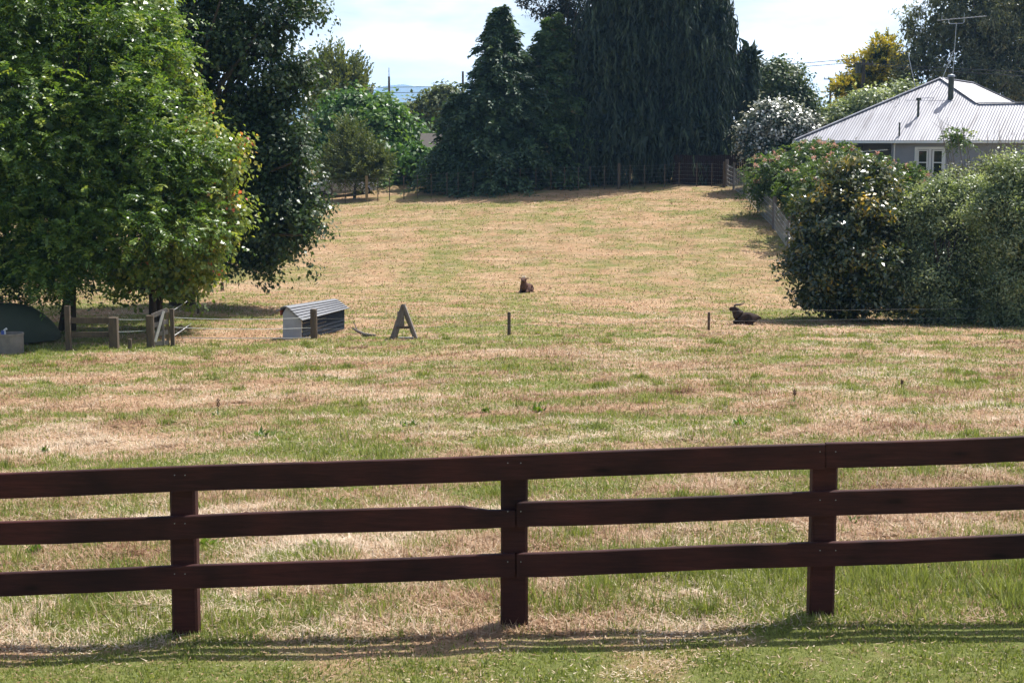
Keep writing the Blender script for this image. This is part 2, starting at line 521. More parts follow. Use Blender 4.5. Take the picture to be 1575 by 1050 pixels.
rail(-745, -235, 1, hpx=36); r_ = rail(-232, 792.5, 1, notch=True, dv=1, hpx=35); rail(794.5, 1763, 1, hpx=37); rail(1766, 2260, 1)
r_['label'] = 'rail with its upper corner split off beside the middle post'
rail(-745, -235, 2, hpx=35); rail(-232, 792.5, 2, dv=1, hpx=35); rail(794.5, 1763, 2, hpx=36); rail(1766, 2260, 2)
for u, ks in ((279, (-8, 8)), (791, (-10, 10)), (1271, (-12, 12))):
    for k in range(3):
        for du in ks:
            p = at(u + du, railv(u, k) + 12, FY)
            MB().tube([rel((p.x, FY - 0.047, p.z), fbase), rel((p.x, FY - 0.052, p.z), fbase)], 0.004, 6).obj('nail_head', m_galv, fence)

# ------------------------------------------------------------------ foliage helpers
def norm(a):
    return a / np.maximum(np.linalg.norm(a, axis=-1, keepdims=True), 1e-9)

def leaf_verts(c, d, n, L, W, fold=0.18):
    """One bent rhombus per leaf. c base points, d axis, n rough normal."""
    d = norm(d); s = norm(np.cross(d, n)); nn = np.cross(s, d)
    L = np.broadcast_to(np.asarray(L, float), (len(c),))[:, None]
    W = np.broadcast_to(np.asarray(W, float), (len(c),))[:, None]
    mid = c + d * L * 0.45 + nn * W * fold
    V = np.stack([c, mid + s * W * 0.5, c + d * L, mid - s * W * 0.5], 1)
    V[:, 2] -= nn * L * 0.08
    return V.reshape(-1, 3)

class Crown:
    def __init__(self, seed):
        self.V = []; self.T = []; self.rng = np.random.default_rng(seed); self.tips = []
    def add(self, c, d, n, L, W, tint):
        if len(c) == 0: return
        self.V.append(leaf_verts(c, d, n, L, W)); self.T.append(np.repeat(tint, 4))
    def obj(self, name, material, root, **props):
        V = np.concatenate(self.V) - np.array(root.location); T = np.clip(np.concatenate(self.T), 0, 1)
        me = mesh_np(name, V, 4, np.arange(len(V)), T)
        return link(name, me, material, root, **props)

def lobe(u, v, Y, ru, rv, dep=1.0):
    p = at(u, v, Y); k = 1 / ppm(Y)
    return (p.x, p.y, p.z, ru * k, ru * k * dep, rv * k)

def shell_points(rng, lobes, n, inner=0.6, seed=1, bump=0.28):
    L = np.array(lobes)
    area = (L[:, 3] * L[:, 5] + L[:, 3] * L[:, 4] + L[:, 4] * L[:, 5])
    k = rng.choice(len(L), n, p=area / area.sum())
    d = norm(rng.normal(size=(n, 3)))
    r = inner + (1 - inner) * rng.random(n) ** 0.6
    az = np.arctan2(d[:, 1], d[:, 0])
    bmp = fbm(az * 3.2 + k * 7.1, d[:, 2] * 4.5 + k * 3.3, seed, 3)
    r = r * (1 - bump / 2 + bump * 2 * (bmp - 0.3))
    c = L[k, :3]; R = L[k, 3:]
    p = c + d * r[:, None] * R
    out = norm(d / R * R.mean(axis=1)[:, None])
    # drop points buried deep inside other lobes
    keep = np.ones(n, bool)
    for j in range(len(L)):
        e = (((p - L[j, :3]) / L[j, 3:]) ** 2).sum(1)
        keep &= ~((e < 0.22) & (k != j))
    return p[keep], out[keep]

def bough_points(rng, lobes, nb, per, rad, flat=0.28, inner=0.6, seed=1, bump=0.4, sag=0.35):
    """points gathered on flattened, outward-drooping boughs so that the crown reads in layers"""
    c, out = shell_points(rng, lobes, nb, inner, seed, bump)
    m = len(c); k = np.repeat(np.arange(m), per)
    R_ = rad * rng.uniform(0.6, 1.4, m)
    a = rng.random(len(k)) * 2 * math.pi; rr = np.sqrt(rng.random(len(k))) * R_[k]
    oh = out.copy(); oh[:, 2] = 0; oh = norm(oh + 1e-6)
    off = np.stack([np.cos(a) * rr, np.sin(a) * rr, np.zeros(len(k))], -1)
    along = (off * oh[k]).sum(1)
    z = -sag * along - 0.25 * rr * rr / np.maximum(R_[k], .1) + rng.normal(0, 1, len(k)) * flat * R_[k]
    off[:, 2] = z
    o = norm(out[k] * 0.5 + norm(off + 1e-6) * 0.6)
    return c[k] + off, o

def broad(cr, lobes, nclump, nleaf, rc, L, W, inner=0.6, tint=(0.35, 0.18), up=0.5, flat=0.7, droop=0.3, seed=1, zmin=None, bump=0.28, tintfn=None, bough=None):
    rng = cr.rng
    if bough:
        p, out = bough_points(rng, lobes, max(8, nclump // bough[0]), bough[0], bough[1], 0.25, inner, seed, bump)
    else:
        p, out = shell_points(rng, lobes, nclump, inner, seed, bump)
    if zmin is not None:
        m = p[:, 2] > zmin; p, out = p[m], out[m]
    cr.tips.append(p)
    m = len(p)
    ct = rng.normal(tint[0], tint[1], m)
    if tintfn is not None:
        ct = tintfn(p, ct, rng)
    size = rng.uniform(0.6, 1.35, m)
    k = np.repeat(np.arange(m), nleaf)
    off = rng.normal(size=(len(k), 3)) * rc * size[k][:, None] * np.array([1, 1, flat])
    c = p[k] + off
    if zmin is not None:
        c[:, 2] = np.maximum(c[:, 2], zmin - 0.1)
    o2 = norm(off / np.array([1, 1, flat]))
    n = norm(out[k] * 0.45 + o2 * 0.5 + np.array([0, 0, up]) + rng.normal(size=(len(k), 3)) * 0.45)
    d = norm(rng.normal(size=(len(k), 3)) + out[k] * 0.5 + np.array([0, 0, -droop]))
    d = d - n * (d * n).sum(1, keepdims=True) * 0.7
    s = rng.uniform(0.65, 1.25, len(k))
    cr.add(c, d, n, L * s, W * s, ct[k] + rng.normal(0, 0.10, len(k)))

def fill(cr, lobes, n, L, W, tint=(0.35, 0.14), rmax=0.66, zmin=None):
    """foliage through the inside of the crown"""
    rng = cr.rng; A_ = np.array(lobes)
    vol = (A_[:, 3] * A_[:, 4] * A_[:, 5]) ** 0.75
    k = rng.choice(len(A_), n, p=vol / vol.sum())
    p = A_[k, :3] + norm(rng.normal(size=(n, 3))) * (rmax * rng.random(n) ** (1 / 2.4))[:, None] * A_[k, 3:]
    if zmin is not None:
        p = p[p[:, 2] > zmin]; n = len(p)
    s = rng.uniform(0.7, 1.3, n)
    cr.add(p, rng.normal(size=(n, 3)), rng.normal(size=(n, 3)), L * s, W * s, rng.normal(tint[0], tint[1], n))

def fronds(cr, p, d, length, m, L, W, angle=0.9, droop=0.3, spread=0.0, tint=(0.4, 0.15), flatn=0.8, lenvar=0.3):
    """leafy sprays: axis from p along d, leaflets either side"""
    rng = cr.rng
    nf = len(p); d = norm(d)
    ln = length * rng.uniform(1 - lenvar, 1 + lenvar, nf)
    upv = np.array([0, 0, 1.0])
    side = norm(np.cross(d, upv + rng.normal(size=(nf, 3)) * 0.35))
    k = np.repeat(np.arange(nf), m)
    s = np.tile((np.arange(m) + 0.5) / m, nf)
    sg = np.where(np.tile(np.arange(m) % 2, nf) == 0, 1.0, -1.0)
    pos = p[k] + d[k] * (s * ln[k])[:, None] + np.array([0, 0, -1.0]) * (droop * s * s * ln[k])[:, None]
    if spread:
        pos = pos + rng.normal(size=pos.shape) * spread
    ld = norm(d[k] * math.cos(angle) + side[k] * (sg * math.sin(angle))[:, None] + np.array([0, 0, -1.0]) * (droop * s)[:, None] + rng.normal(size=pos.shape) * 0.2)
    nn = norm(upv * flatn + d[k] * np.array([1, 1, 0]) * 0.45 + rng.normal(size=pos.shape) * 0.45)
    sc = rng.uniform(0.75, 1.2, len(k)) * (1.0 - 0.35 * s)
    ct = rng.normal(tint[0], tint[1], nf)
    cr.add(pos, ld, nn, L * sc, W * sc, ct[k] + rng.normal(0, 0.06, len(k)))

def trunk_mesh(root, base, targets, r0, mat_, height, seed, bend=0.15, stems=1, name='trunk', spread=0.3, rl=0.35):
    rng = np.random.default_rng(seed)
    b_ = MB(); base = Vector(base)
    for s_ in range(stems):
        off = Vector((rng.normal(0, spread), rng.normal(0, spread), 0)) if stems > 1 else Vector((0, 0, 0))
        pts = [base + off * 0.3 + Vector((0, 0, -0.3))]; rad = [r0 * 1.35]
        for i in range(1, 8):
            tt = i / 7
            pts.append(base + off * (0.3 + tt * 1.6) + Vector((bend * math.sin(tt * 3 + s_), bend * 0.6 * math.sin(tt * 4 + 1 + s_), height * tt)))
            rad.append(r0 * (1.0 - 0.72 * tt))
        b_.tube([rel(p, base) for p in pts], rad, 9)
        for tgt in targets[s_::stems]:
            tgt = Vector(tgt)
            zz = min(max((tgt.z - base.z) * 0.45, height * 0.18), height * 0.85)
            j = zz / height * 7; j0 = min(int(j), 6); fr = j - j0
            st = pts[j0].lerp(pts[j0 + 1], fr)
            mid = st.lerp(tgt, 0.5) + Vector((rng.normal(0, .12), rng.normal(0, .12), 0.10 * (tgt - st).length))
            r1 = max(0.025, r0 * rl * (1 - 0.5 * zz / height))
            b_.tube([rel(st, base), rel(st.lerp(mid, .5) + Vector((0, 0, .05)), base), rel(mid, base), rel(mid.lerp(tgt, .55), base), rel(tgt, base)], [r1, r1 * .8, r1 * .6, r1 * .4, r1 * .15], 6)
    return b_.obj(name, mat_, root, smooth=True)

m_bark = mat('bark', (0.085, 0.065, 0.05), (0.035, 0.028, 0.022), rough=0.95, scale=5, stretch=(3, 3, 0.6), bump=0.6)
m_bark_pale = mat('pale_bark', (0.22, 0.19, 0.16), (0.10, 0.085, 0.07), rough=0.9, scale=5, stretch=(3, 3, 0.6), bump=0.5)

G_ = lambda *s: [(p, c) for p, c in s]
m_locust = leaf_mat('feathery_leaf', G_((0.05, (0.040, 0.088, 0.018)), (0.4, (0.094, 0.176, 0.031)), (0.7, (0.181, 0.273, 0.047)), (0.95, (0.321, 0.377, 0.072))), rough=0.4, transl=0.42)
m_amber = leaf_mat('broad_leaf_red_tips', G_((0.05, (0.068, 0.114, 0.026)), (0.4, (0.145, 0.225, 0.047)), (0.72, (0.289, 0.333, 0.067)), (0.86, (0.424, 0.384, 0.092)), (0.93, (0.693, 0.167, 0.117))), rough=0.30, transl=0.42)
m_alder = leaf_mat('dark_leaf', G_((0.05, (0.022, 0.045, 0.017)), (0.5, (0.044, 0.084, 0.026)), (0.9, (0.101, 0.141, 0.039))), rough=0.42, transl=0.3)
m_round = leaf_mat('mid_green_leaf', G_((0.05, (0.031, 0.058, 0.018)), (0.5, (0.057, 0.098, 0.026)), (0.9, (0.107, 0.143, 0.039))), rough=0.5, transl=0.25)
m_bigleaf = leaf_mat('large_green_leaf', G_((0.05, (0.041, 0.098, 0.026)), (0.5, (0.089, 0.189, 0.044)), (0.9, (0.177, 0.273, 0.072))), rough=0.45, transl=0.38)
m_olive = leaf_mat('olive_conifer', G_((0.05, (0.066, 0.090, 0.027)), (0.5, (0.131, 0.163, 0.048)), (0.9, (0.210, 0.225, 0.069))), rough=0.6, transl=0.3)
m_cypress = leaf_mat('cypress_spray', G_((0.05, (0.022, 0.050, 0.025)), (0.5, (0.053, 0.103, 0.043)), (0.9, (0.106, 0.163, 0.056))), rough=0.6, transl=0.18)
m_cypress_lt = leaf_mat('light_cypress_spray', G_((0.05, (0.039, 0.075, 0.027)), (0.5, (0.085, 0.150, 0.048)), (0.9, (0.151, 0.206, 0.062)), (1.0, (0.210, 0.150, 0.081))), rough=0.6, transl=0.3)
m_weep = leaf_mat('weeping_cypress', G_((0.05, (0.011, 0.025, 0.018)), (0.5, (0.025, 0.048, 0.028)), (0.9, (0.063, 0.098, 0.048))), rough=0.65, transl=0.12)
m_pine = leaf_mat('pine_needles', G_((0.05, (0.012, 0.022, 0.012)), (0.9, (0.03, 0.045, 0.02))), rough=0.6, transl=0.1)
m_golden = leaf_mat('golden_cypress', G_((0.05, (0.052, 0.085, 0.016)), (0.35, (0.117, 0.156, 0.021)), (0.55, (0.546, 0.455, 0.039)), (0.95, (0.780, 0.624, 0.065))), rough=0.6, transl=0.3, tcol=(1.1, 1.1, 0.8))
m_willow = leaf_mat('grey_green_leaf', G_((0.05, (0.063, 0.078, 0.042)), (0.5, (0.142, 0.165, 0.083)), (0.9, (0.284, 0.285, 0.173))), rough=0.5, transl=0.4)
m_silk = leaf_mat('silk_tree_leaf', G_((0.05, (0.043, 0.081, 0.024)), (0.5, (0.106, 0.176, 0.046)), (0.9, (0.213, 0.257, 0.074))), rough=0.45, transl=0.42)
m_magnolia = leaf_mat('magnolia_leaf', G_((0.05, (0.030, 0.051, 0.019)), (0.5, (0.066, 0.095, 0.027)), (0.72, (0.158, 0.160, 0.034)), (0.88, (0.297, 0.203, 0.037)), (0.95, (0.631, 0.439, 0.051))), rough=0.3, transl=0.28, spec=1.0)
m_hedge = leaf_mat('hedge_leaf', G_((0.05, (0.10, 0.135, 0.065)), (0.5, (0.24, 0.30, 0.15)), (0.9, (0.46, 0.50, 0.30))), rough=0.4, transl=0.42, spec=0.6)
m_camellia = leaf_mat('glossy_leaf_painted_glint', G_((0.05, (0.02, 0.042, 0.017)), (0.6, (0.042, 0.07, 0.028)), (0.78, (0.075, 0.10, 0.045)), (0.86, (0.42, 0.43, 0.38)), (0.95, (0.62, 0.62, 0.56))), rough=0.3, transl=0.12, spec=1.0)  # the near-white end stops are sun glints painted into the leaf colour

def tree_root(name, label, cat, u, Y, group=None):
    x = (u - 787.5) / F * Y * 0.998
    return thing(name, label, cat, (x, Y, gz(x, Y)), group=group)

def pick(rng, tips, n):
    P = np.concatenate(tips); k = rng.choice(len(P), min(n, len(P)), replace=False)
    return [Vector(P[i]) for i in k]

# ---- big left tree with feathery leaves
r = tree_root('leafy_tree', 'large bright green tree with feathery leaves at the left edge', 'tree', 95, 48.8)
cr = Crown(11)
LB = [lobe(110, 190, 48.5, 175, 120), lobe(40, 90, 49, 150, 120), lobe(180, 90, 49.5, 115, 90), lobe(50, 300, 47.5, 140, 85), lobe(165, 330, 47.2, 115, 62), lobe(225, 235, 48, 95, 80),
      lobe(20, -50, 49, 170, 100), lobe(140, -10, 50, 110, 90), lobe(-100, 200, 48.5, 130, 160), lobe(-60, 390, 48, 110, 45), lobe(60, 385, 47, 80, 45), lobe(150, 385, 48, 60, 38), lobe(-20, 420, 48, 60, 30), lobe(10, 418, 47, 60, 26), lobe(110, 412, 48, 60, 24), lobe(-120, 415, 46, 90, 40)]
p, out = bough_points(cr.rng, LB, 380, 15, 0.95, 0.22, 0.62, 5, 0.5, sag=0.12)
cr.tips.append(p)
k = np.repeat(np.arange(len(p)), 2)
dd = norm(out[k] * 0.7 + cr.rng.normal(size=(len(k), 3)) * 0.75 * np.array([1, 1, .5]) + np.array([0, 0, -0.1]))
pp = p[k] + cr.rng.normal(size=(len(k), 3)) * 0.22
patch = fbm(p[:, 0] * 0.7 + 50, p[:, 2] * 0.7 + 50, 77, 3)
fr_t = 0.40 + (patch - 0.5) * 0.9
fronds(cr, pp, dd, 0.62, 13, 0.19, 0.085, 1.0, 0.2, tint=(0.42, 0.22), flatn=0.75)
fill(cr, LB, 17000, 0.34, 0.20, tint=(.25, .1))
cr.obj('crown', m_locust, r)
trunk_mesh(r, r.location, pick(cr.rng, cr.tips, 55), 0.24, m_bark, 6.5, 12, bend=0.25, rl=0.4)

# ---- broadleaf tree with red tips beside it
r = tree_root('leafy_tree', 'broad-leaved green tree with reddish tips right of the feathery one', 'tree', 237, 50.2)
cr = Crown(21)
LB = [lobe(269, 160, 49.9, 46, 62), lobe(314, 245, 49.9, 50, 52), lobe(299, 330, 49.4, 58, 55), lobe(259, 400, 49.4, 68, 42), lobe(212, 60, 50.9, 58, 58), lobe(179, -20, 50.9, 62, 60), lobe(224, 240, 50.9, 80, 90), lobe(294, 400, 49.9, 35, 38), lobe(209, 420, 50.4, 50, 25)]
def amber_t(p, ct, rng):
    uu = p[:, 0] / p[:, 1] * F + 787.5
    hot = (uu > 330) & (rng.random(len(p)) < 0.05)
    return np.where(hot, 0.97, np.minimum(ct + 0.10 * np.clip((uu - 230) / 100, 0, 1), 0.82))
fill(cr, LB, 11000, 0.30, 0.22)
broad(cr, LB, 1900, 34, 0.24, 0.17, 0.135, inner=0.5, tint=(0.45, 0.16), seed=9, droop=0.7, bump=0.5, up=0.7, bough=(8, 0.75), tintfn=amber_t)
cr.obj('crown', m_amber, r)
trunk_mesh(r, r.location, pick(cr.rng, cr.tips, 40), 0.13, m_bark, 6.5, 22, stems=2, spread=0.25, rl=.5)

# ---- tall dark tree behind
r = tree_root('leafy_tree', 'tall dark green tree standing in the paddock behind the bright ones', 'tree', 276, 57.5)
cr = Crown(31)
LB = [lobe(390, 90, 57.5, 72, 75), lobe(330, 40, 58.5, 85, 80), lobe(430, 25, 57.5, 62, 38), lobe(390, 210, 57.5, 72, 85), lobe(415, 330, 56.5, 62, 58), lobe(435, 260, 56.5, 52, 65), lobe(370, 360, 57, 55, 45), lobe(300, 110, 58.5, 55, 90),
      lobe(380, -60, 58.5, 100, 60), lobe(465, 345, 55.5, 28, 34), lobe(468, 12, 57, 34, 16), lobe(330, 200, 58.5, 55, 80), lobe(320, 320, 58.5, 60, 60), lobe(460, 130, 57.5, 26, 40), lobe(410, 395, 56.5, 40, 18), lobe(390, 350, 57, 75, 45), lobe(350, 280, 58.5, 70, 80)]
fill(cr, [q for q in LB if q[2] < 5.2 or q[0] < -11.0], 15000, 0.34, 0.22)
broad(cr, LB, 2400, 28, 0.28, 0.19, 0.13, inner=0.45, tint=(0.45, 0.18), seed=19, droop=0.4, bump=0.6, up=0.7, bough=(9, 0.8))
cr.obj('crown', m_alder, r)
trunk_mesh(r, r.location, pick(cr.rng, cr.tips, 60), 0.42, m_bark, 8.5, 32, rl=0.4)

# ---- background, left of the cypresses
r = tree_root('olive_tree', 'olive green conifer clump rising against the sky behind the leafy trees', 'tree', 520, 140)
cr = Crown(41)
LB = [lobe(518, 112, 140, 30, 26), lobe(545, 128, 140, 20, 22), lobe(494, 124, 140, 28, 24), lobe(520, 160, 140, 48, 40), lobe(520, 220, 140, 45, 60)]
p, out = shell_points(cr.rng, LB, 1500, 0.6, 3, 0.3)
fronds(cr, p, out * 0.5 + np.array([0, 0, 0.8]) + cr.rng.normal(size=p.shape) * 0.25, 1.5, 8, 0.5, 0.24, 0.5, -0.05, tint=(0.5, 0.22), flatn=0.1); cr.tips.append(p)
fill(cr, LB, 4500, 0.7, 0.5)
cr.obj('crown', m_olive, r); trunk_mesh(r, r.location, pick(cr.rng, cr.tips, 12), 0.3, m_bark, 9, 42)

for (nm, lab, u, Y, LBp, sd) in (
    ('broadleaf_tree', 'lush large-leaved green tree below the olive clump', 545, 112, [(540, 180, 112, 52, 42), (505, 215, 111, 38, 50), (585, 178, 112, 35, 30), (560, 230, 110, 60, 50), (540, 275, 110, 60, 35)], 51),
    ('broadleaf_tree', 'lush large-leaved green tree under the lone power pole', 622, 113, [(605, 215, 113, 36, 38), (636, 222, 114, 34, 26), (608, 255, 112, 42, 35), (646, 238, 106, 16, 14), (634, 262, 112, 20, 30), (595, 180, 113, 20, 18)], 52)):
    r = tree_root(nm, lab, 'tree', u, Y, group='large-leaved trees beyond the paddock')
    cr = Crown(sd)
    fill(cr, [lobe(*q) for q in LBp], 6000, 0.6, 0.42)
    broad(cr, [lobe(*q) for q in LBp], 800, 26, 0.40, 0.38, 0.27, inner=0.5, tint=(0.5, 0.2), seed=sd, droop=0.5, bump=0.5, bough=(8, 1.0))
    cr.obj('crown', m_bigleaf, r); trunk_mesh(r, r.location, pick(cr.rng, cr.tips, 20), 0.22, m_bark, 5, sd + 1, stems=2)

r = tree_root('young_conifer', 'feathery grey-olive young conifer by the far paddock fence', 'tree', 545, 101.3)
cr = Crown(61)
LB = [lobe(545, 258, 101.3, 40, 28), lobe(540, 230, 101.3, 30, 28), lobe(535, 206, 101.3, 12, 22), lobe(575, 258, 101, 20, 24), lobe(585, 246, 101, 10, 20), lobe(515, 262, 101.3, 20, 22)]
p, out = shell_points(cr.rng, LB, 900, 0.4, 3, 0.4); cr.tips.append(p)
fronds(cr, p, out * 0.6 + np.array([0, 0, 0.45]) + cr.rng.normal(size=p.shape) * 0.3, 1.0, 9, 0.36, 0.11, 0.6, 0.1, tint=(0.35, 0.2), flatn=0.2)
fill(cr, LB, 2600, 0.4, 0.25)
cr.obj('crown', m_olive, r); trunk_mesh(r, r.location, pick(cr.rng, cr.tips, 14), 0.1, m_bark, 4, 62)

r = tree_root('olive_tree', 'small rounded olive tree under the blue hills', 'tree', 645, 152)
cr = Crown(65)
broad(cr, [lobe(640, 178, 152, 26, 17), lobe(668, 168, 152, 26, 22), lobe(650, 215, 152, 40, 40), lobe(690, 150, 152, 20, 14)], 500, 26, 0.55, 0.48, 0.34, tint=(0.4, 0.2), seed=7)
cr.obj('crown', m_olive, r); trunk_mesh(r, r.location, pick(cr.rng, cr.tips, 10), 0.25, m_bark, 5, 66)

# ---- conifers
def cone_conifer(name, label, material, u, Y, apex_v, rad_px, seed, base_clear=0.05, nb=420, tint=(0.45, 0.2), prof_pow=0.75):
    r = tree_root(name, label, 'tree', u, Y)
    cr = Crown(seed); rng = cr.rng
    base = np.array(r.location); H = at(u, apex_v, Y).z - base[2]; R = rad_px / ppm(Y)
    hh = base_clear + (1 - base_clear) * rng.random(nb) ** 1.25
    az = rng.random(nb) * 2 * math.pi
    prof = np.minimum(1.0, ((1 - hh) / 0.86)) ** prof_pow
    ln = R * prof * rng.uniform(0.62, 1.2, nb) + 0.12
    d = np.stack([np.cos(az), np.sin(az), np.full(nb, 0.12) - 0.25 * (1 - hh)], -1)
    o0 = np.stack([np.full(nb, base[0]), np.full(nb, base[1]), base[2] + hh * H], -1)
    # sprays spaced along each branch
    for f0 in (0.30, 0.45, 0.58, 0.7, 0.82, 0.93):
        pp = o0 + d * (ln * f0)[:, None] + np.array([0, 0, -1.0]) * (0.16 * f0 * f0 * ln)[:, None]
        for sgn in (-1, 0, 1):
            sd_ = np.stack([-np.sin(az), np.cos(az), np.zeros(nb)], -1) * sgn * 0.7
            fronds(cr, pp + rng.normal(size=pp.shape) * 0.12, d + sd_ + rng.normal(size=pp.shape) * 0.15, 0.30 + 0.75 * prof, 6, 0.42, 0.20, 0.55, 0.5, tint=tint, flatn=0.8)
    nfil = nb * 16
    hf_ = base_clear + (0.93 - base_clear) * rng.random(nfil) ** 1.2; af_ = rng.random(nfil) * 6.283
    rf_ = R * np.minimum(1.0, (1 - hf_) / 0.86) ** prof_pow * 0.6 * np.sqrt(rng.random(nfil))
    pf_ = np.stack([base[0] + rf_ * np.cos(af_), base[1] + rf_ * np.sin(af_), base[2] + hf_ * H], -1)
    cr.add(pf_, rng.normal(size=pf_.shape), rng.normal(size=pf_.shape), rng.uniform(.5, .8, nfil), rng.uniform(.3, .5, nfil), rng.normal(tint[0] - .1, .15, nfil))
    # leader
    pl = np.array([[base[0], base[1], base[2] + H * x] for x in np.linspace(0.86, 0.99, 26)])
    fronds(cr, pl, rng.normal(size=pl.shape) * np.array([1, 1, .2]) + np.array([0, 0, .6]), 0.4, 7, 0.26, 0.09, 0.6, 0.2, tint=tint)
    cr.obj('crown', material, r)
    b_ = MB(); b_.tube([(0, 0, -0.3), (0, 0, H * .4), (0, 0, H * 0.97)], [0.32, 0.2, 0.03], 8)
    for i in range(0, nb, 4):
        a0 = o0[i] - base; a1 = a0 + d[i] * ln[i] * 0.85 + np.array([0, 0, -0.12 * ln[i]])
        b_.tube([a0, a1], [0.05, 0.012], 5)
    b_.obj('trunk', m_bark, r, smooth=True)
    return r
cone_conifer('cypress_tree', 'dark cone-shaped cypress with layered sprays, nearer the blue hills', m_cypress, 770, 102.8, 16, 118, 71, base_clear=0.05, nb=380, prof_pow=0.98)
cone_conifer('cypress_tree', 'lighter green cypress tucked against the giant weeping conifer', m_cypress_lt, 850, 104.2, 24, 92, 72, nb=260, tint=(0.5, 0.22), prof_pow=0.85)
cone_conifer('cypress_tree', 'low spreading dark cypress at the end of the conifer row', m_cypress, 708, 102, 150, 44, 73, base_clear=0.16, nb=150, prof_pow=0.6)

# pine showing over the top
r = tree_root('pine_tree', 'thin dark pine top peeping over the cypresses', 'tree', 862, 120)
cr = Crown(75)
broad(cr, [lobe(868, 12, 120, 26, 14), lobe(842, 18, 120, 20, 10), lobe(812, 3, 120, 17, 8), lobe(880, -30, 120, 45, 26), lobe(830, -25, 120, 30, 14), lobe(895, 25, 120, 22, 20), lobe(880, 70, 120, 40, 40)], 420, 26, 0.34, 0.36, 0.12, inner=0.3, seed=4, bump=0.5)
cr.obj('crown', m_pine, r); trunk_mesh(r, r.location, pick(cr.rng, cr.tips, 30), 0.3, m_bark, 12.5, 76)

# ---- giant weeping conifer
r = tree_root('weeping_conifer', 'huge dark weeping conifer towering over the far fence', 'tree', 1000, 104.3)
cr = Crown(81); rng = cr.rng
LB = [lobe(925, 110, 103.5, 55, 130, .8), lobe(1000, 60, 104.5, 100, 150, .7), lobe(1075, 90, 103.5, 58, 140, .8), lobe(955, 210, 102.5, 78, 62, .8), lobe(1050, 215, 102.5, 70, 60, .8), lobe(1000, -60, 104.5, 110, 90, .7), lobe(1100, 200, 103, 34, 60), lobe(910, 215, 102.5, 40, 55), lobe(1105, 40, 103.5, 26, 60), lobe(1122, 130, 104, 18, 60), lobe(1150, 92, 105, 22, 26), lobe(1148, 135, 105, 20, 48)]
p, out = shell_points(rng, LB, 7800, 0.6, 6, 0.6)
p[:, 2] = np.maximum(p[:, 2], r.location.z + 1.0 + rng.random(len(p)) * 0.9)
cr.tips.append(p)
dn = np.stack([rng.normal(0, .10, len(p)) + out[:, 0] * 0.12, rng.normal(0, .10, len(p)) + out[:, 1] * 0.12, np.full(len(p), -1.0)], -1)
fill(cr, [(a[0], a[1], a[2], a[3], a[4], a[5]) for a in LB], 20000, 0.85, 0.35, zmin=r.location.z + 0.6)
fronds(cr, p, dn, 1.5, 10, 0.60, 0.13, 0.14, 0.1, spread=0.05, tint=(0.45, 0.25), flatn=0.0)
cr.obj('crown', m_weep, r); trunk_mesh(r, r.location, pick(rng, cr.tips, 50), 0.5, m_bark, 14, 82, stems=3, spread=1.2)

# ---- right background
r = tree_root('round_tree', 'round dark green tree between weeping conifer and power poles', 'tree', 1205, 116)
cr = Crown(91)
broad(cr, [lobe(1194, 130, 116, 44, 34), lobe(1226, 160, 116, 30, 26), lobe(1175, 150, 116, 34, 40), lobe(1198, 190, 116, 56, 40)], 800, 28, 0.42, 0.30, 0.22, tint=(0.55, 0.2), seed=5)
fill(cr, [lobe(1194, 130, 116, 44, 34), lobe(1226, 160, 116, 30, 26), lobe(1175, 150, 116, 34, 40), lobe(1198, 190, 116, 56, 40)], 5000, 0.6, 0.4)
cr.obj('crown', m_round, r); trunk_mesh(r, r.location, pick(cr.rng, cr.tips, 14), 0.25, m_bark, 5, 92)

r = tree_root('glossy_shrub', 'glossy shrub with white glints painted on its upper leaves beside the corner of the roof', 'shrub', 1198, 97)
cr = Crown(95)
broad(cr, [lobe(1195, 190, 97, 48, 34), lobe(1168, 210, 97, 34, 36), lobe(1232, 200, 97, 32, 26), lobe(1200, 235, 97, 55, 35)], 900, 28, 0.28, 0.24, 0.15, tint=(0.45, 0.12), seed=6, up=0.9, tintfn=lambda p, ct, rng: np.where(rng.random(len(p)) < 0.55 * np.clip((p[:, 2] - 2.2) / 1.6, 0, 1), 0.93, ct))  # whitish tint grows likelier with height: highlights painted on the upper leaves
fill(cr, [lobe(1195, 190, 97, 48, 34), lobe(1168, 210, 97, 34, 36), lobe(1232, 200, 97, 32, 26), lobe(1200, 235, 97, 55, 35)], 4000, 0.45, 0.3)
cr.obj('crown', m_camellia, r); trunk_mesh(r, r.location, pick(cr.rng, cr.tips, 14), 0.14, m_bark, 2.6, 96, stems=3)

r = tree_root('golden_cypress', 'golden yellow cypress behind the dark power pole', 'tree', 1345, 130)
cr = Crown(101)
LB = [lobe(1357, 85, 130, 22, 20), lobe(1335, 108, 130, 28, 18), lobe(1365, 110, 130, 30, 26), lobe(1305, 138, 129, 26, 13), lobe(1340, 150, 130, 50, 30), lobe(1345, 200, 130, 50, 50)]
p, out = shell_points(cr.rng, LB, 1000, 0.6, 3, 0.45); cr.tips.append(p)
ct = 0.2 + 0.6 * np.clip(out[:, 2] * 0.8 + 0.25, 0, 1)
for g in range(4):
    sel = (cr.rng.random(len(p)) < 0.5)
    fronds(cr, p[sel], out[sel] * 0.8 + np.array([0, 0, 0.35]) + cr.rng.normal(size=p[sel].shape) * 0.3, 0.9, 8, 0.42, 0.2, 0.55, 0.1, tint=(0.62, 0.25), flatn=0.4)
fill(cr, LB, 4000, 0.6, 0.4, tint=(0.25, 0.12), rmax=.75)
cr.obj('crown', m_golden, r); trunk_mesh(r, r.location, pick(cr.rng, cr.tips, 10), 0.25, m_bark, 6, 102)

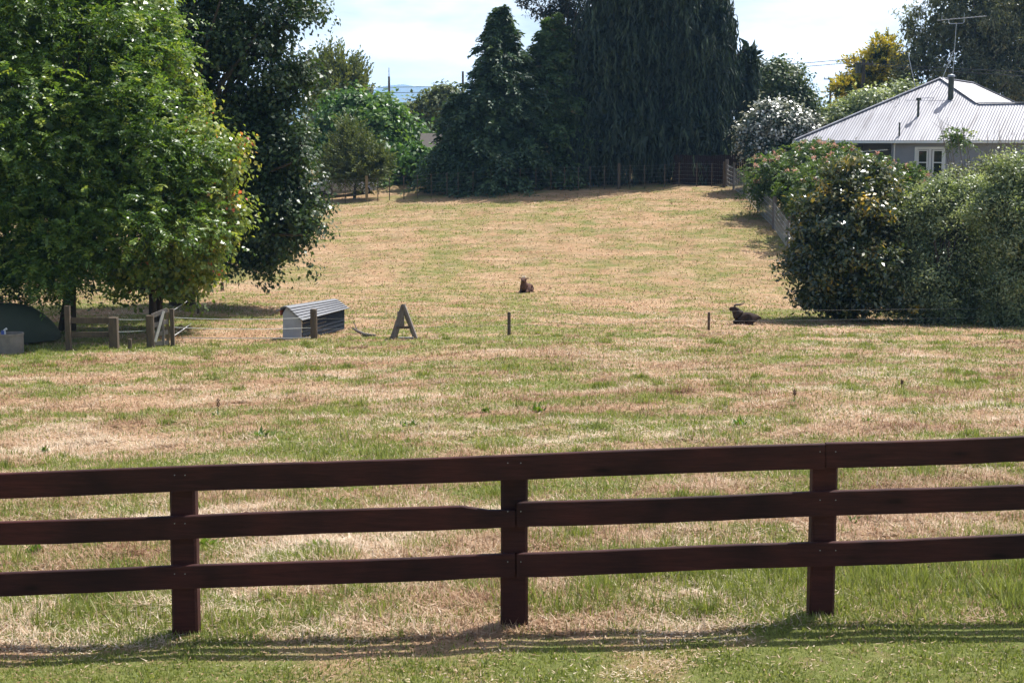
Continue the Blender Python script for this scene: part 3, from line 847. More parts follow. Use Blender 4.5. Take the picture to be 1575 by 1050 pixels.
r = tree_root('garden_shrub', 'mixed green shrub behind the long slope of the roof', 'shrub', 1310, 116)
cr = Crown(105)
broad(cr, [lobe(1292, 180, 116, 34, 18), lobe(1340, 160, 116, 40, 18), lobe(1390, 148, 117, 36, 20), lobe(1310, 205, 116, 60, 36), lobe(1258, 192, 115, 22, 18)], 700, 26, 0.40, 0.30, 0.19, tint=(0.5, 0.25), seed=8)
cr.obj('crown', m_hedge, r); trunk_mesh(r, r.location, pick(cr.rng, cr.tips, 10), 0.16, m_bark, 3, 106, stems=3)

r = tree_root('grey_green_tree', 'tall grey-green tree looming behind the house roof', 'tree', 1490, 124)
cr = Crown(111)
LB = [lobe(1480, 40, 124, 85, 80), lobe(1425, 85, 123, 42, 50), lobe(1398, 45, 123, 17, 22), lobe(1555, 50, 124, 70, 90), lobe(1500, 125, 123, 90, 50), lobe(1480, -40, 124, 75, 50), lobe(1600, -30, 124, 90, 70), lobe(1600, 120, 123, 70, 70), lobe(1400, 120, 123, 26, 34), lobe(1500, 190, 123, 90, 40)]
fill(cr, LB, 9000, 0.6, 0.28)
broad(cr, LB, 1700, 20, 0.36, 0.36, 0.12, inner=0.5, tint=(0.5, 0.25), seed=12, droop=1.0, up=0.3, bump=0.5, bough=(8, 1.1))
p, out = shell_points(cr.rng, LB, 900, 0.7, 12, 0.4)
fronds(cr, p, np.stack([out[:, 0] * .3, out[:, 1] * .3, np.full(len(p), -1.0)], -1), 1.5, 11, 0.34, 0.12, 0.45, 0.1, spread=0.08, tint=(0.55, 0.25), flatn=0.2); cr.tips.append(p)
cr.obj('crown', m_willow, r); trunk_mesh(r, r.location, pick(cr.rng, cr.tips, 40), 0.45, m_bark_pale, 12, 112)

# ---- silk tree with pink blossom
r = tree_root('silk_tree', 'spreading silk tree with pink blossoms in front of the house', 'tree', 1262, 82.5)
cr = Crown(121)
LB = [lobe(1195, 262, 86, 46, 26, 1.2), lobe(1262, 242, 83.5, 58, 22, 1.2), lobe(1330, 262, 78.5, 55, 20, 1.2), lobe(1172, 296, 86, 26, 16, 1.2), lobe(1215, 290, 86, 40, 26), lobe(1400, 276, 77.5, 40, 18), lobe(1472, 212, 77.5, 18, 11), lobe(1290, 285, 78.5, 90, 40), lobe(1245, 312, 83.5, 34, 22), lobe(1375, 300, 77.5, 60, 30)]
p, out = shell_points(cr.rng, LB, 1700, 0.55, 15, 0.35); cr.tips.append(p)
fronds(cr, p, out * 0.7 + cr.rng.normal(size=p.shape) * 0.5 * np.array([1, 1, .3]) + np.array([0, 0, .1]), 0.68, 14, 0.30, 0.105, 1.0, 0.55, tint=(0.45, 0.22), flatn=0.5)
fill(cr, LB, 6000, 0.34, 0.2)
cr.obj('crown', m_silk, r)
trunk_mesh(r, r.location, pick(cr.rng, cr.tips, 40), 0.13, m_bark, 2.9, 122, stems=2, spread=0.4)
m_pink = leaf_mat('pink_blossom', G_((0.1, (0.62, 0.29, 0.22)), (0.5, (0.72, 0.42, 0.31)), (0.9, (0.80, 0.58, 0.45))), rough=0.8, transl=0.4, tcol=(1, 1, 1))
cb = Crown(123)
hi = p[(out[:, 2] > 0.15) & (p[:, 0] / p[:, 1] * F + 787.5 < 1440)]
hi = hi[cb.rng.choice(len(hi), min(len(hi), 150), replace=False)] + np.array([0, 0, 0.18])
k = np.repeat(np.arange(len(hi)), 26)
dd = norm(cb.rng.normal(size=(len(k), 3)) + np.array([0, 0, 0.7]))
cb.add(hi[k] + cb.rng.normal(size=(len(k), 3)) * 0.05, dd, norm(cb.rng.normal(size=(len(k), 3))), 0.15, 0.06, cb.rng.random(len(k)))
cb.obj('blossom', m_pink, r, kind='stuff')

# ---- magnolia in front
r = tree_root('magnolia_shrub', 'big glossy magnolia bush with bronze and yellow leaves at paddock edge', 'shrub', 1305, 54.5)
cr = Crown(131)
LB = [lobe(1300, 335, 54.5, 78, 72), lobe(1318, 275, 54.8, 52, 34), lobe(1262, 385, 54, 52, 60), lobe(1320, 420, 54, 80, 66), lobe(1258, 435, 54.2, 26, 36), lobe(1360, 330, 55, 40, 70), lobe(1300, 470, 54.3, 56, 26), lobe(1244, 400, 54, 22, 30)]
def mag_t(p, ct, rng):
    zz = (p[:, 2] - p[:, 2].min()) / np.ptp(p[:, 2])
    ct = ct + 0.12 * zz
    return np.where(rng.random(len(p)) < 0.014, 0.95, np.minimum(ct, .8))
fill(cr, LB, 9000, 0.28, 0.16, zmin=r.location.z + .1)
broad(cr, LB, 1700, 26, 0.20, 0.20, 0.095, inner=0.5, tint=(0.38, 0.19), seed=13, droop=-0.3, up=0.5, bump=0.45, bough=(6, 0.45), zmin=r.location.z + 0.12, tintfn=mag_t)
cr.obj('crown', m_magnolia, r); trunk_mesh(r, r.location, pick(cr.rng, cr.tips, 50), 0.10, m_bark, 2.8, 132, stems=6, spread=0.28)

# ---- grey-green hedge bushes at right
for (lab, u, Y, LBp, sd, n) in (
    ('tall grey-green bush touching the magnolia', 1450, 53.5, [(1416, 350, 54, 38, 52), (1452, 334, 54, 42, 70), (1436, 432, 53.5, 66, 58), (1396, 452, 53.3, 26, 42), (1496, 325, 54.2, 38, 58), (1455, 474, 53.5, 66, 26), (1492, 425, 53.8, 56, 60)], 141, 1900),
    ('dense grey-green bush filling the right edge of the picture', 1590, 51.5, [(1545, 318, 52, 36, 72), (1606, 290, 52.2, 56, 66), (1595, 400, 51.5, 72, 90), (1560, 440, 51.3, 40, 60), (1640, 350, 52, 60, 120), (1570, 480, 51.5, 50, 24), (1576, 276, 52.5, 28, 40)], 145, 1900)):
    r = tree_root('hedge_bush', lab, 'shrub', u, Y, group='grey-green bushes')
    cr = Crown(sd)
    fill(cr, [lobe(*q) for q in LBp], 12000, 0.24, 0.12, zmin=r.location.z + .1, rmax=.8)
    broad(cr, [lobe(*q) for q in LBp], int(n * 1.3), 34, 0.18, 0.13, 0.055, inner=0.62, tint=(0.5, 0.2), seed=sd, droop=-0.2, up=0.4, zmin=r.location.z + 0.1, bump=0.5, flat=1.0, bough=(7, 0.55))
    cr.obj('crown', m_hedge, r); trunk_mesh(r, r.location, pick(cr.rng, cr.tips, 50), 0.12, m_bark, 3.0, sd + 1, stems=4, spread=0.3)

# thin twiggy shrub before the roof
r = tree_root('twiggy_shrub', 'thin twiggy shrub with bare stems in front of the roof', 'shrub', 1505, 64)
cr = Crown(151)
LB = [lobe(1478, 285, 64, 36, 26), lobe(1540, 262, 64, 44, 22), lobe(1500, 330, 64, 80, 56)]
broad(cr, LB, 700, 22, 0.24, 0.15, 0.06, tint=(0.45, 0.25), seed=3, bump=0.5)
cr.obj('crown', m_willow, r)
b_ = MB(); rng = np.random.default_rng(152); base = r.location
for i in range(26):
    u = rng.uniform(1440, 1580); top = at(u, rng.uniform(175, 222), 64 + rng.normal(0, .8))
    s_ = Vector(base) + Vector((rng.normal(0, .5), rng.normal(0, .3), -0.2))
    mid = s_.lerp(top, .55) + Vector((rng.normal(0, .1), 0, .25))
    b_.tube([rel(s_, base), rel(mid, base), rel(top, base)], [.03, .02, .006], 5)
    for j in range(5):
        a0 = mid.lerp(top, rng.random()); a1 = a0 + Vector((rng.normal(0, .25), rng.normal(0, .2), rng.uniform(.1, .4)))
        b_.tube([rel(a0, base), rel(a1, base)], [.008, .003], 4)
b_.obj('stem', m_bark_pale, r)

# ------------------------------------------------------------------ house
m_wall = mat('grey_weatherboard', (0.30, 0.31, 0.36), (0.25, 0.26, 0.30), rough=0.6, scale=2)
m_white = mat('white_paint', (0.80, 0.80, 0.80), (0.70, 0.70, 0.69), rough=0.45, scale=3)
m_glass, _nt, _b = new_mat('window_glass')
_b.inputs['Base Color'].default_value = (0.02, 0.024, 0.026, 1); _b.inputs['Roughness'].default_value = 0.06; _b.inputs['Specular IOR Level'].default_value = 0.8
m_iron, nt, b = new_mat('corrugated_iron')
tc = nt.nodes.new('ShaderNodeTexCoord')
n = nt.nodes.new('ShaderNodeTexNoise'); n.inputs['Scale'].default_value = 1.0; n.inputs['Detail'].default_value = 6
mp = nt.nodes.new('ShaderNodeMapping'); mp.inputs['Scale'].default_value = (2.6, 0.35, 0.35)
nt.links.new(tc.outputs['Object'], mp.inputs[0]); nt.links.new(mp.outputs[0], n.inputs['Vector'])
rr = ramp(nt, [(0.25, (0.16, 0.15, 0.16)), (0.42, (0.27, 0.265, 0.285)), (0.58, (0.32, 0.315, 0.34)), (0.8, (0.40, 0.395, 0.42))])
nt.links.new(n.outputs['Fac'], rr.inputs[0]); nt.links.new(rr.outputs[0], b.inputs['Base Color'])
b.inputs['Roughness'].default_value = 0.5; b.inputs['Metallic'].default_value = 0.15
m_darkpipe = mat('dark_flue', (0.035, 0.045, 0.04), (0.06, 0.07, 0.055), rough=0.5, scale=4)
m_aerial = mat('aerial_metal', (0.5, 0.52, 0.54), (0.38, 0.4, 0.42), rough=0.4, metallic=0.7)

HA = math.radians(30)
HC = at(1222, 217, 88)          # front-left corner of the eaves
house = thing('house', 'low grey house with pale corrugated hip roof behind the bushes', 'house', (HC.x, HC.y, gz(HC.x, HC.y)), -HA)
HZ0 = HC.z - house.location.z    # eave height in house space
W2, RISE, RL = 6.65, 3.68, 8.0
sl = RISE / W2
# local frame: x along the front eave, y back, z up
def roof_plane(name, P, dirx, diry, pitch=0.16, amp=0.007):
    """corrugated sheet covering polygon P (convex list of local points in one plane); ribs run along diry"""
    P = [Vector(p) for p in P]; o = P[0]; dx = Vector(dirx).normalized(); dy = Vector(diry).normalized(); n = dx.cross(dy).normalized()
    if n.z < 0: n = -n
    pts = [((p - o).dot(dx), (p - o).dot(dy)) for p in P]
    x0 = min(p[0] for p in pts); x1 = max(p[0] for p in pts)
    step = pitch / 4
    N = int((x1 - x0) / step) + 1
    V = []; Fc = []
    last = None
    for i in range(N + 1):
        x = min(max(x0 + i * step, x0 + 1e-4), x1 - 1e-4)
        ys = []
        for a_, c_ in zip(pts, pts[1:] + pts[:1]):
            if (a_[0] - x) * (c_[0] - x) <= 0 and abs(a_[0] - c_[0]) > 1e-9:
                t_ = (x - a_[0]) / (c_[0] - a_[0]); ys.append(a_[1] + (c_[1] - a_[1]) * t_)
        if len(ys) < 2: continue
        h = amp * math.cos(2 * math.pi * i / 4) 
        for y in (min(ys), max(ys)):
            V.append(o + dx * x + dy * y + n * (h + 0.03))
        k = len(V) - 2
        if last is not None:
            Fc.append((last, k, k + 1, last + 1))
        last = k
    b_ = MB(); b_.add(V, Fc)
    return b_
EX = 14.0                         # wing to the right
RW = 3.75                         # half depth of the wing
z0, zt = HZ0, HZ0 + RISE
A = Vector((W2, W2, zt)); B = Vector((W2, W2 + RL, zt))
FL = Vector((0, 0, z0)); FR = Vector((2 * W2, 0, z0)); BL = Vector((0, 2 * W2 + RL, z0)); BR = Vector((2 * W2, 2 * W2 + RL, z0))
zr = z0 + sl * RW
WR = Vector((2 * W2 - RW, RW, zr))          # where the wing's ridge meets the hip
WE = Vector((2 * W2 + EX, RW, zr)); WF = Vector((2 * W2 + EX, 0, z0)); WB = Vector((2 * W2 + EX, 2 * RW, z0)); WV = Vector((2 * W2, 2 * RW, z0))
roof = roof_plane('roof', [FL, WF, WE, WR, A], (1, 0, 0), (0, 1, sl)).obj('roof', m_iron, house, smooth=False)
def sub(b_, name, m, **k):
    return b_.obj(name, m, roof, **k)
sub(roof_plane('r', [FL, A, B, BL], (0, 1, 0), (1, 0, sl)), 'roof_slope', m_iron)
sub(roof_plane('r', [A, WR, WV, BR, B], (0, 1, 0), (-1, 0, sl)), 'roof_slope', m_iron)
sub(roof_plane('r', [BL, B, BR], (1, 0, 0), (0, -1, sl)), 'roof_slope', m_iron)
sub(roof_plane('r', [WR, WE, WB, WV], (1, 0, 0), (0, -1, sl)), 'roof_slope', m_iron)
up = Vector((0, 0, 0.075))
for a_, c_ in ((FL, A), (A, WR), (A, B), (WR, WE), (B, BR), (B, BL)):
    sub(MB().bar(a_ + up, c_ + up, 0.26, 0.05), 'ridge_cap', m_iron)
g = MB().bar(FL + Vector((-.05, -.06, -.06)), WF + Vector((0, -.06, -.06)), 0.12, 0.14)
sub(g, 'gutter', m_white)
sub(MB().bar(FL + Vector((-.06, -.05, -.06)), BL + Vector((-.06, 0, -.06)), 0.12, 0.14), 'gutter', m_white)
# walls with a recessed porch left of the glazed doors
ov = 0.55
wb = MB()
zw = z0 - 0.06
X0, X1, YB = ov, 2 * W2 + EX - ov, 2 * W2 + RL - ov
Pn0, Pn1 = 3.4, 5.55
def wallbox(x0_, x1_, y0_, y1_):
    wb.box(((x0_ + x1_) / 2, (y0_ + y1_) / 2, zw / 2 - 0.3), (x1_ - x0_, y1_ - y0_, zw + 0.6))
wallbox(X0, Pn0, ov, ov + .15); wallbox(Pn1, X1, ov, ov + .15); wallbox(Pn0 - .15, Pn0, ov + .15, 2.2); wallbox(Pn1, Pn1 + .15, ov + .15, 2.2); wallbox(Pn0 - .15, Pn1 + .15, 2.2, 2.35)
wallbox(X0, X0 + .15, ov + .15, YB); wallbox(X0 + .15, 2 * W2 - ov, YB - .15, YB); wallbox(X1 - .15, X1, ov + .15, 2 * RW - ov); wallbox(2 * W2 - ov - .15, 2 * W2 - ov, 2 * RW, YB - .15); wallbox(2 * W2 - ov, X1, 2 * RW - ov - .15, 2 * RW - ov)
wb.obj('wall', m_wall, house)
for i in range(12):               # lapped weatherboards on the front
    zz = zw - 0.09 - i * 0.165
    for x0_, x1_ in ((Pn1 + 0.01, 6.90), (8.64, 13.0)):
        bb = MB(); bb.bar((x0_, ov - 0.012, zz), (x1_, ov - 0.012, zz), 0.022, 0.158)
        bb.obj('weatherboard', m_wall, house)
sub(MB().box((W2 + EX / 2, ov / 2 + .03, z0 - 0.10), (2 * W2 + EX - .3, ov - .08, 0.03)), 'soffit', m_white)
# porch awning
MB().bar((Pn0 + .3, 0.9, z0 - 0.62), (Pn1 - .2, 0.9, z0 - 0.5), 0.8, 0.05).obj('awning', m_white, house)
# glazed double doors
fx0, fx1 = 6.92, 8.62; fzt, fzb = z0 - 0.36, z0 - 2.45
win = MB()
yf = ov - 0.03
for xx in (fx0 + .05, (fx0 + fx1) / 2, fx1 - .05):
    win.box((xx, yf, (fzt + fzb) / 2), (0.13, 0.09, fzt - fzb))
for zz in (fzt - .05, fzb + .05):
    win.box(((fx0 + fx1) / 2, yf + .004, zz), (fx1 - fx0, 0.08, 0.14))
wo_ = win.obj('window', m_white, house)
for s_ in (0, 1):
    xa = fx0 + .12 + s_ * (fx1 - fx0) / 2; xb = xa + (fx1 - fx0) / 2 - .22
    fr_ = MB()
    for xx in (xa + .05, xb - .05): fr_.box((xx, yf + .01, (fzt + fzb) / 2), (0.09, 0.06, fzt - fzb - .28))
    for zz in (fzt - .18, fzt - .85, fzt - 1.5): fr_.box(((xa + xb) / 2, yf + .014, zz), (xb - xa - .1, 0.05, 0.06))
    fr_.obj('sash', m_white, wo_)
    MB().box(((xa + xb) / 2, yf + .03, (fzt + fzb) / 2), (xb - xa - .12, 0.012, fzt - fzb - .3)).obj('pane', m_glass, wo_)
MB().tube([(5.75, ov - .08, z0 - .1), (5.75, ov - .08, -0.2)], 0.045, 8).obj('downpipe', m_white, house)
# pipes through the roof
def on_roof(x, y): return Vector((x, y, z0 + sl * y + 0.03))
def house_xy(u, v):
    """local x,y on the front roof plane seen at pixel (u, v)"""
    ca, sa = math.cos(-HA), math.sin(-HA); best = None
    o = Vector((0, 0, CAMZ)); d = at(u, v, 50) - o
    hl = Vector(house.location)
    Rm = Matrix.Rotation(HA, 3, 'Z')
    ol = Rm @ (o - hl); dl = Rm @ d
    # plane z = z0 + sl*y
    t_ = (z0 + sl * ol.y - ol.z) / (dl.z - sl * dl.y)
    p = ol + dl * t_
    return p.x, p.y
x, y = house_xy(1462, 153); p = on_roof(x, y)
fl_ = MB().tube([p + Vector((0, 0, -.3)), p + Vector((0, 0, 1.25))], 0.165, 14).obj('flue', m_darkpipe, house, smooth=False)
MB().lathe([(0.0, 1.42), (0.2, 1.36), (0.23, 1.27), (0.2, 1.25), (0.0, 1.25)], p, 14).obj('flue_cap', m_galv, fl_)
x, y = house_xy(1412, 180); p = on_roof(x, y)
fl_ = MB().tube([p + Vector((0, 0, -.3)), p + Vector((0, 0, 0.9))], 0.07, 10).obj('vent_pipe', m_darkpipe, house)
MB().tube([p + Vector((0, 0, .9)), p + Vector((0, 0, 1.05))], 0.15, 10).obj('vent_cowl', m_darkpipe, fl_)
x, y = house_xy(1383, 210); p = on_roof(x, y)
MB().tube([p + Vector((0, 0, -.3)), p + Vector((0, 0, .75))], 0.05, 8).obj('vent_pipe', m_darkpipe, house)
x, y = house_xy(1383, 160); p = on_roof(x, y)
MB().tube([p + Vector((0, 0, -.3)), p + Vector((0, 0, .5))], 0.02, 6).obj('vent_pipe', m_aerial, house)
# TV aerial on the ridge behind
an = thing('television_aerial', 'thin metal television aerial standing above the roof peak', 'aerial', house.location, -HA)
mb0 = A + Vector((0.55, 0.6, -0.1))
top = 3.35
ms_ = MB().tube([mb0, mb0 + Vector((0.1, 0, top))], 0.018, 6).obj('mast', m_aerial, an)
MB().tube([mb0 + Vector((-0.7, -.3, -.3)), mb0 + Vector((0.06, 0, 1.9))], 0.022, 5).obj('strut', m_aerial, an)
bt = mb0 + Vector((0.1, 0, top))
MB().tube([bt + Vector((-.45, 0, .22)), bt + Vector((-.45, 0, .06)), bt + Vector((-.38, 0, 0)), bt + Vector((.38, 0, 0)), bt + Vector((.45, 0, .06)), bt + Vector((.45, 0, .26))], 0.02, 5).obj('cradle', m_aerial, an)
b0, b1 = bt + Vector((-1.15, 0.0, .22)), bt + Vector((1.75, 0.0, .36))
MB().tube([b0, b1], 0.018, 6).obj('boom', m_aerial, an)
for i in range(12):
    q_ = b0.lerp(b1, (i + .5) / 12); hw = 0.45 if i < 3 else 0.3
    MB().tube([q_ + Vector((0, -hw, 0.03)), q_ + Vector((0, hw, 0.03))], 0.006, 5).obj('aerial_element', m_aerial, an)
for dx in (-.95, .45):
    MB().tube([b0.lerp(b1, .1 if dx < 0 else .55), b0.lerp(b1, .1 if dx < 0 else .55) + Vector((0, 0, .3))], 0.014, 5).obj('aerial_element', m_aerial, an)
x, y = house_xy(1409, 137)
pl_ = thing('stay_pole', 'slim grey leaning pole on the roof left of the peak', 'pole', house.location, -HA)
p = on_roof(x, y)
MB().tube([p + Vector((0.0, 0.1, -.2)), p + Vector((-.55, 0.1, 1.95))], 0.025, 6).obj('shaft', m_aerial, pl_)

# ------------------------------------------------------------------ power poles and lines
m_pole = mat('pole_wood', (0.10, 0.085, 0.075), (0.05, 0.045, 0.04), rough=0.9, scale=4, stretch=(4, 4, .5))
m_wire = mat('wire', (0.10, 0.10, 0.11), (0.07, 0.07, 0.08), rough=0.6)
m_insul = mat('insulator', (0.25, 0.2, 0.18), (0.18, 0.15, 0.14), rough=0.3)
def pole(label, u, vtop, Y, rad=0.14, arm=None, name='power_pole'):
    x = (u - 787.5) / F * Y; z_ = gz(x, Y)
    r = thing(name, label, 'pole', (x, Y, z_), group=None)
    H = at(u, vtop, Y).z - z_
    MB().tube([(0, 0, -.5), (0, 0, H * .5), (0, 0, H)], [rad * 1.2, rad, rad * .8], 10).obj('shaft', m_pole, r)
    if arm:
        for (zo, L) in arm:
            MB().box((0, -rad - .04, H - zo), (L, 0.09, 0.11)).obj('crossarm', m_pole, r)
            for k in (-.45, -.2, .2, .45):
                MB().tube([(k * L, -rad - .04, H - zo + .055), (k * L, -rad - .04, H - zo + .24)], [.05, .035], 6).obj('insulator', m_insul, r)
    return r, H
p1, H1 = pole('thin power pole standing against the blue hills', 601, 118, 190, 0.17)
MB().tube([(0, 0, H1), (0, 0, H1 + 1.1)], 0.05, 6).obj('pole_top', m_pole, p1)
p2, H2 = pole('pole tip just showing above the cypress slope', 713, 110, 170, 0.15)
p3, H3 = pole('distant power pole with crossarm left of the golden cypress', 1271, 120, 175, 0.17, [(0.15, 1.7)])
MB().box((0, -.24, H3 - 1.35), (1.0, .09, .1)).obj('crossarm', m_pole, p3)
p4, H4 = pole('dark power pole with transformer rising behind the roof slope', 1320, 92, 124, 0.17, [(0.35, 1.5)])
tr_ = MB().tube([(-.42, -.1, H4 - 1.1), (-.42, -.1, H4 - .35)], 0.24, 12).obj('transformer', m_darkpipe, p4)
def wire(label, pts, r=0.018, sag=0.4):
    a_, c_ = Vector(pts[0]), Vector(pts[1])
    n = 14
    P = [a_.lerp(c_, i / n) + Vector((0, 0, -sag * 4 * (i / n) * (1 - i / n))) for i in range(n + 1)]
    o = MB().tube([rel(q_, a_) for q_ in P], r, 5).obj('power_line', m_wire, None, loc=a_)
    o['label'] = label; o['category'] = 'power line'
for dv, lab in ((0, 'upper power line crossing in front of the blue hills'), (6, 'lower power line crossing in front of the blue hills')):
    wire(lab, (at(180, 136 + dv * 1.2, 190), at(1050, 124 + dv * 1.6, 190)), 0.035, 0.35)
wire('upper line running to the right-hand distant pole', (at(1060, 105, 150), at(1314, 90, 124)), 0.03, .2)
wire('lower line running past the right-hand round tree', (at(1060, 109, 150), at(1314, 96, 124)), 0.03, .2)
wire('slanting line between the two right-hand power poles', (at(1271, 122, 175), at(1316, 97, 124)), 0.035, .5)
wire('upper service line passing behind the aerial', (at(1324, 97, 123), at(1760, 116, 108)), 0.024, .12)
wire('lower service line passing behind the aerial', (at(1324, 99, 123), at(1760, 125, 108)), 0.024, .15)

# ------------------------------------------------------------------ far fence, side fence, boards, buildings and cars behind
m_grey_wood = mat('weathered_wood', (0.22, 0.19, 0.17), (0.13, 0.11, 0.10), rough=0.9, scale=5, stretch=(3, 3, .6), bump=.3)
m_brown_wood = mat('brown_post_wood', (0.13, 0.095, 0.065), (0.075, 0.055, 0.04), rough=0.9, scale=5, stretch=(3, 3, .6), bump=.3)
m_tan_wood = mat('tan_post_wood', (0.26, 0.19, 0.10), (0.17, 0.12, 0.065), rough=0.9, scale=5, stretch=(3, 3, .6), bump=.3)
m_netwire = mat('netting_wire', (0.46, 0.46, 0.45), (0.34, 0.34, 0.33), rough=0.6, metallic=.2)
m_wirefence = mat('fence_wire', (0.42, 0.42, 0.42), (0.3, 0.3, 0.3), rough=0.5, metallic=.5)

a_, c_ = at(470, 316, 99.0), at(1118, 284, 99.0)
ff = thing('batten_fence', 'long wire fence with thin battens along the foot of the conifers', 'fence', (a_.x, 99.0, gz(a_.x, 99.0)))
fo = Vector(ff.location)
us = [490, 512, 532, 565, 582, 600, 622, 643, 664, 688, 705, 728, 755, 778, 800, 824, 847, 868, 889, 907, 929, 951, 968, 990, 1021, 1043, 1070, 1093, 1112]
tops = []
for i, u in enumerate(us):
    x = (u - 787.5) / F * 99.0; zb = gz(x, 99.0); big = u in (565, 951, 1112)
    hgt = 1.55 if not big else 1.7
    rr_ = 0.032 if not big else 0.10
    MB().tube([rel((x, 99.0, zb - .3), fo), rel((x, 99.0, zb + hgt), fo)], rr_, 6).obj('post' if big else 'batten', m_tan_wood if u == 565 else m_brown_wood, ff)
    tops.append((x, zb))
for hgt in (0.25, 0.5, 0.75, 1.0, 1.25, 1.5):
    MB().tube([rel((x, 98.96, zb + hgt), fo) for x, zb in tops], 0.003, 4).obj('wire', m_wirefence, ff)

# netting fence up the right side
sf = thing('netting_fence', 'grey post and netting fence climbing the right side of the paddock', 'fence', (0, 0, 0))
spts = [ground_at(1117, 286), ground_at(1128, 292), ground_at(1145, 303), ground_at(1166, 326), ground_at(1190, 352), ground_at(1212, 385), ground_at(1232, 415)]
sf.location = spts[0]; so = Vector(sf.location)
for i, p in enumerate(spts):
    MB().tube([rel(p + Vector((0, 0, -.3)), so), rel(p + Vector((0.02, 0, 1.75)), so)], 0.11 if i % 2 == 0 else 0.07, 7).obj('post', m_grey_wood, sf)
for i in range(len(spts) - 1):
    net = MB(); p, q_ = spts[i], spts[i + 1]
    L = (q_ - p).length; nn_ = int(L / 0.2)
    for j in range(nn_):
        s_ = p.lerp(q_, (j + .5) / nn_); s_.z = gz(s_.x, s_.y)
        net.tube([rel(s_ + Vector((0, 0, .03)), so), rel(s_ + Vector((0.03 * math.sin(j * 3), 0, 1.45)), so)], 0.011, 4)
    for hgt in (.1, .35, .6, .85, 1.1, 1.4):
        net.tube([rel(p + Vector((0, 0, hgt)), so), rel(p.lerp(q_, .5) + Vector((0, 0, hgt - .04)), so), rel(q_ + Vector((0, 0, hgt)), so)], 0.011, 4)
    net.obj('netting', m_netwire, sf, kind='stuff')

m_redboard = mat('dark_red_boards', (0.024, 0.011, 0.010), (0.016, 0.008, 0.008), rough=0.9, scale=4, stretch=(6, 6, .5))
a_ = at(1035, 284, 100.2); c_ = at(1165, 280, 100.2)
bf = thing('board_fence', 'dark red paling fence in shade behind the paddock corner', 'fence', (a_.x, 100.2, gz(a_.x, 100.2)))
bo = Vector(bf.location)
n = 42; bw = (c_.x - a_.x) / n
bme = MB().box((0, 0, 0.95), (bw - .012, 0.03, 2.0)).mesh('paling')
bme.materials.append(m_redboard)
for i in range(n):
    x = a_.x + bw * (i + .5)
    link('paling', bme, None, bf, loc=rel((x, 100.2 + 0.008 * (i % 2), gz(x, 100.2) + 0.02 * math.sin(i * 2.3)), bo))
for hgt in (.4, 1.6):
    MB().bar(rel((a_.x, 100.26, gz(a_.x, 100.2) + hgt), bo), rel((c_.x, 100.26, gz(c_.x, 100.2) + hgt), bo), .05, .1).obj('rail', m_redboard, bf)

# small white building glimpsed under the conifers
a_ = at(655, 290, 108)
wh = thing('white_cottage', 'white cottage corner glimpsed through the trees beyond the fence', 'house', (a_.x, 108, gz(a_.x, 108)))
MB().box((2.2, 3.0, 1.2), (4.4, 6, 2.6)).obj('wall', m_white, wh)
MB().add([(-.5, -.5, 2.45), (4.9, -.5, 2.45), (4.9, 6.5, 2.45), (-.5, 6.5, 2.45), (-.5, 3, 3.7), (4.9, 3, 3.7), (-.5, -.5, 2.3), (4.9, -.5, 2.3), (4.9, 6.5, 2.3), (-.5, 6.5, 2.3)],
         [(0, 1, 5, 4), (2, 3, 4, 5), (0, 4, 3), (1, 2, 5), (6, 7, 1, 0), (7, 8, 2, 1), (8, 9, 3, 2), (9, 6, 0, 3), (6, 9, 8, 7)]).obj('roof', m_pole, wh)
wn = MB().box((.9, -.02, 1.5), (1.0, .06, 1.0)).obj('window', m_white, wh)
MB().box((.9, -.06, 1.5), (.84, .03, .84)).obj('pane', m_glass, wn)

m_rubber = mat('tyre_rubber', (0.02, 0.02, 0.02), (0.03, 0.03, 0.03), rough=.8)
def car(label, u, Y, rotz, col, name='parked_car', zoff=0.0):
    x = (u - 787.5) / F * Y
    r = thing(name, label, 'car', (x, Y, gz(x, Y) + zoff), rotz, 'cars parked beyond the far fence')
    mc = mat('car_paint', col, tuple(c * .9 for c in col), rough=.25, scale=1, spec=.6)
    prof = [(-2.1, .35), (-2.15, .7), (-1.9, .88), (-1.35, .95), (-.75, 1.38), (.55, 1.42), (1.25, 1.0), (1.95, .88), (2.15, .65), (2.1, .35)]
    def ext(pr, hw, hwt):
        V = []; n = len(pr)
        for s_ in (-1, 1):
            for (px, pz) in pr:
                V.append((px, s_ * (hw if pz < .98 else hwt), pz))
        Fc = [tuple(range(n)), tuple(range(n, 2 * n))[::-1]] + [(i, (i + 1) % n, n + (i + 1) % n, n + i) for i in range(n)]
        return MB().add(V, Fc)
    bd = ext(prof, .86, .70).obj('body', mc, r, bevel=.04)
    for s_ in (-1, 1):
        MB().add([(-1.15, s_ * .874, 1.0), (-.05, s_ * .874, 1.0), (-.05, s_ * .735, 1.34), (-.72, s_ * .735, 1.34)], [(0, 1, 2, 3)]).obj('window', m_glass, r)
        MB().add([(.02, s_ * .874, 1.0), (1.05, s_ * .874, 1.0), (.55, s_ * .735, 1.34), (.02, s_ * .735, 1.34)], [(0, 1, 2, 3)]).obj('window', m_glass, r)
    for s_ in (-1, 1):
        for px in (-1.3, 1.35):
            wl = MB().tube([(px, s_ * .70, .32), (px, s_ * .90, .32)], .32, 16).obj('wheel', m_rubber, r)
            MB().tube([(px, s_ * .90, .32), (px, s_ * .91, .32)], .2, 12).obj('rim', m_galv, wl)
    return r
car('silver parked car half hidden behind the young conifer', 530, 104.6, 0.35, (.45, .46, .50))
car('white parked car in the shade of the conifers', 708, 107.5, 0.1, (.75, .76, .80))

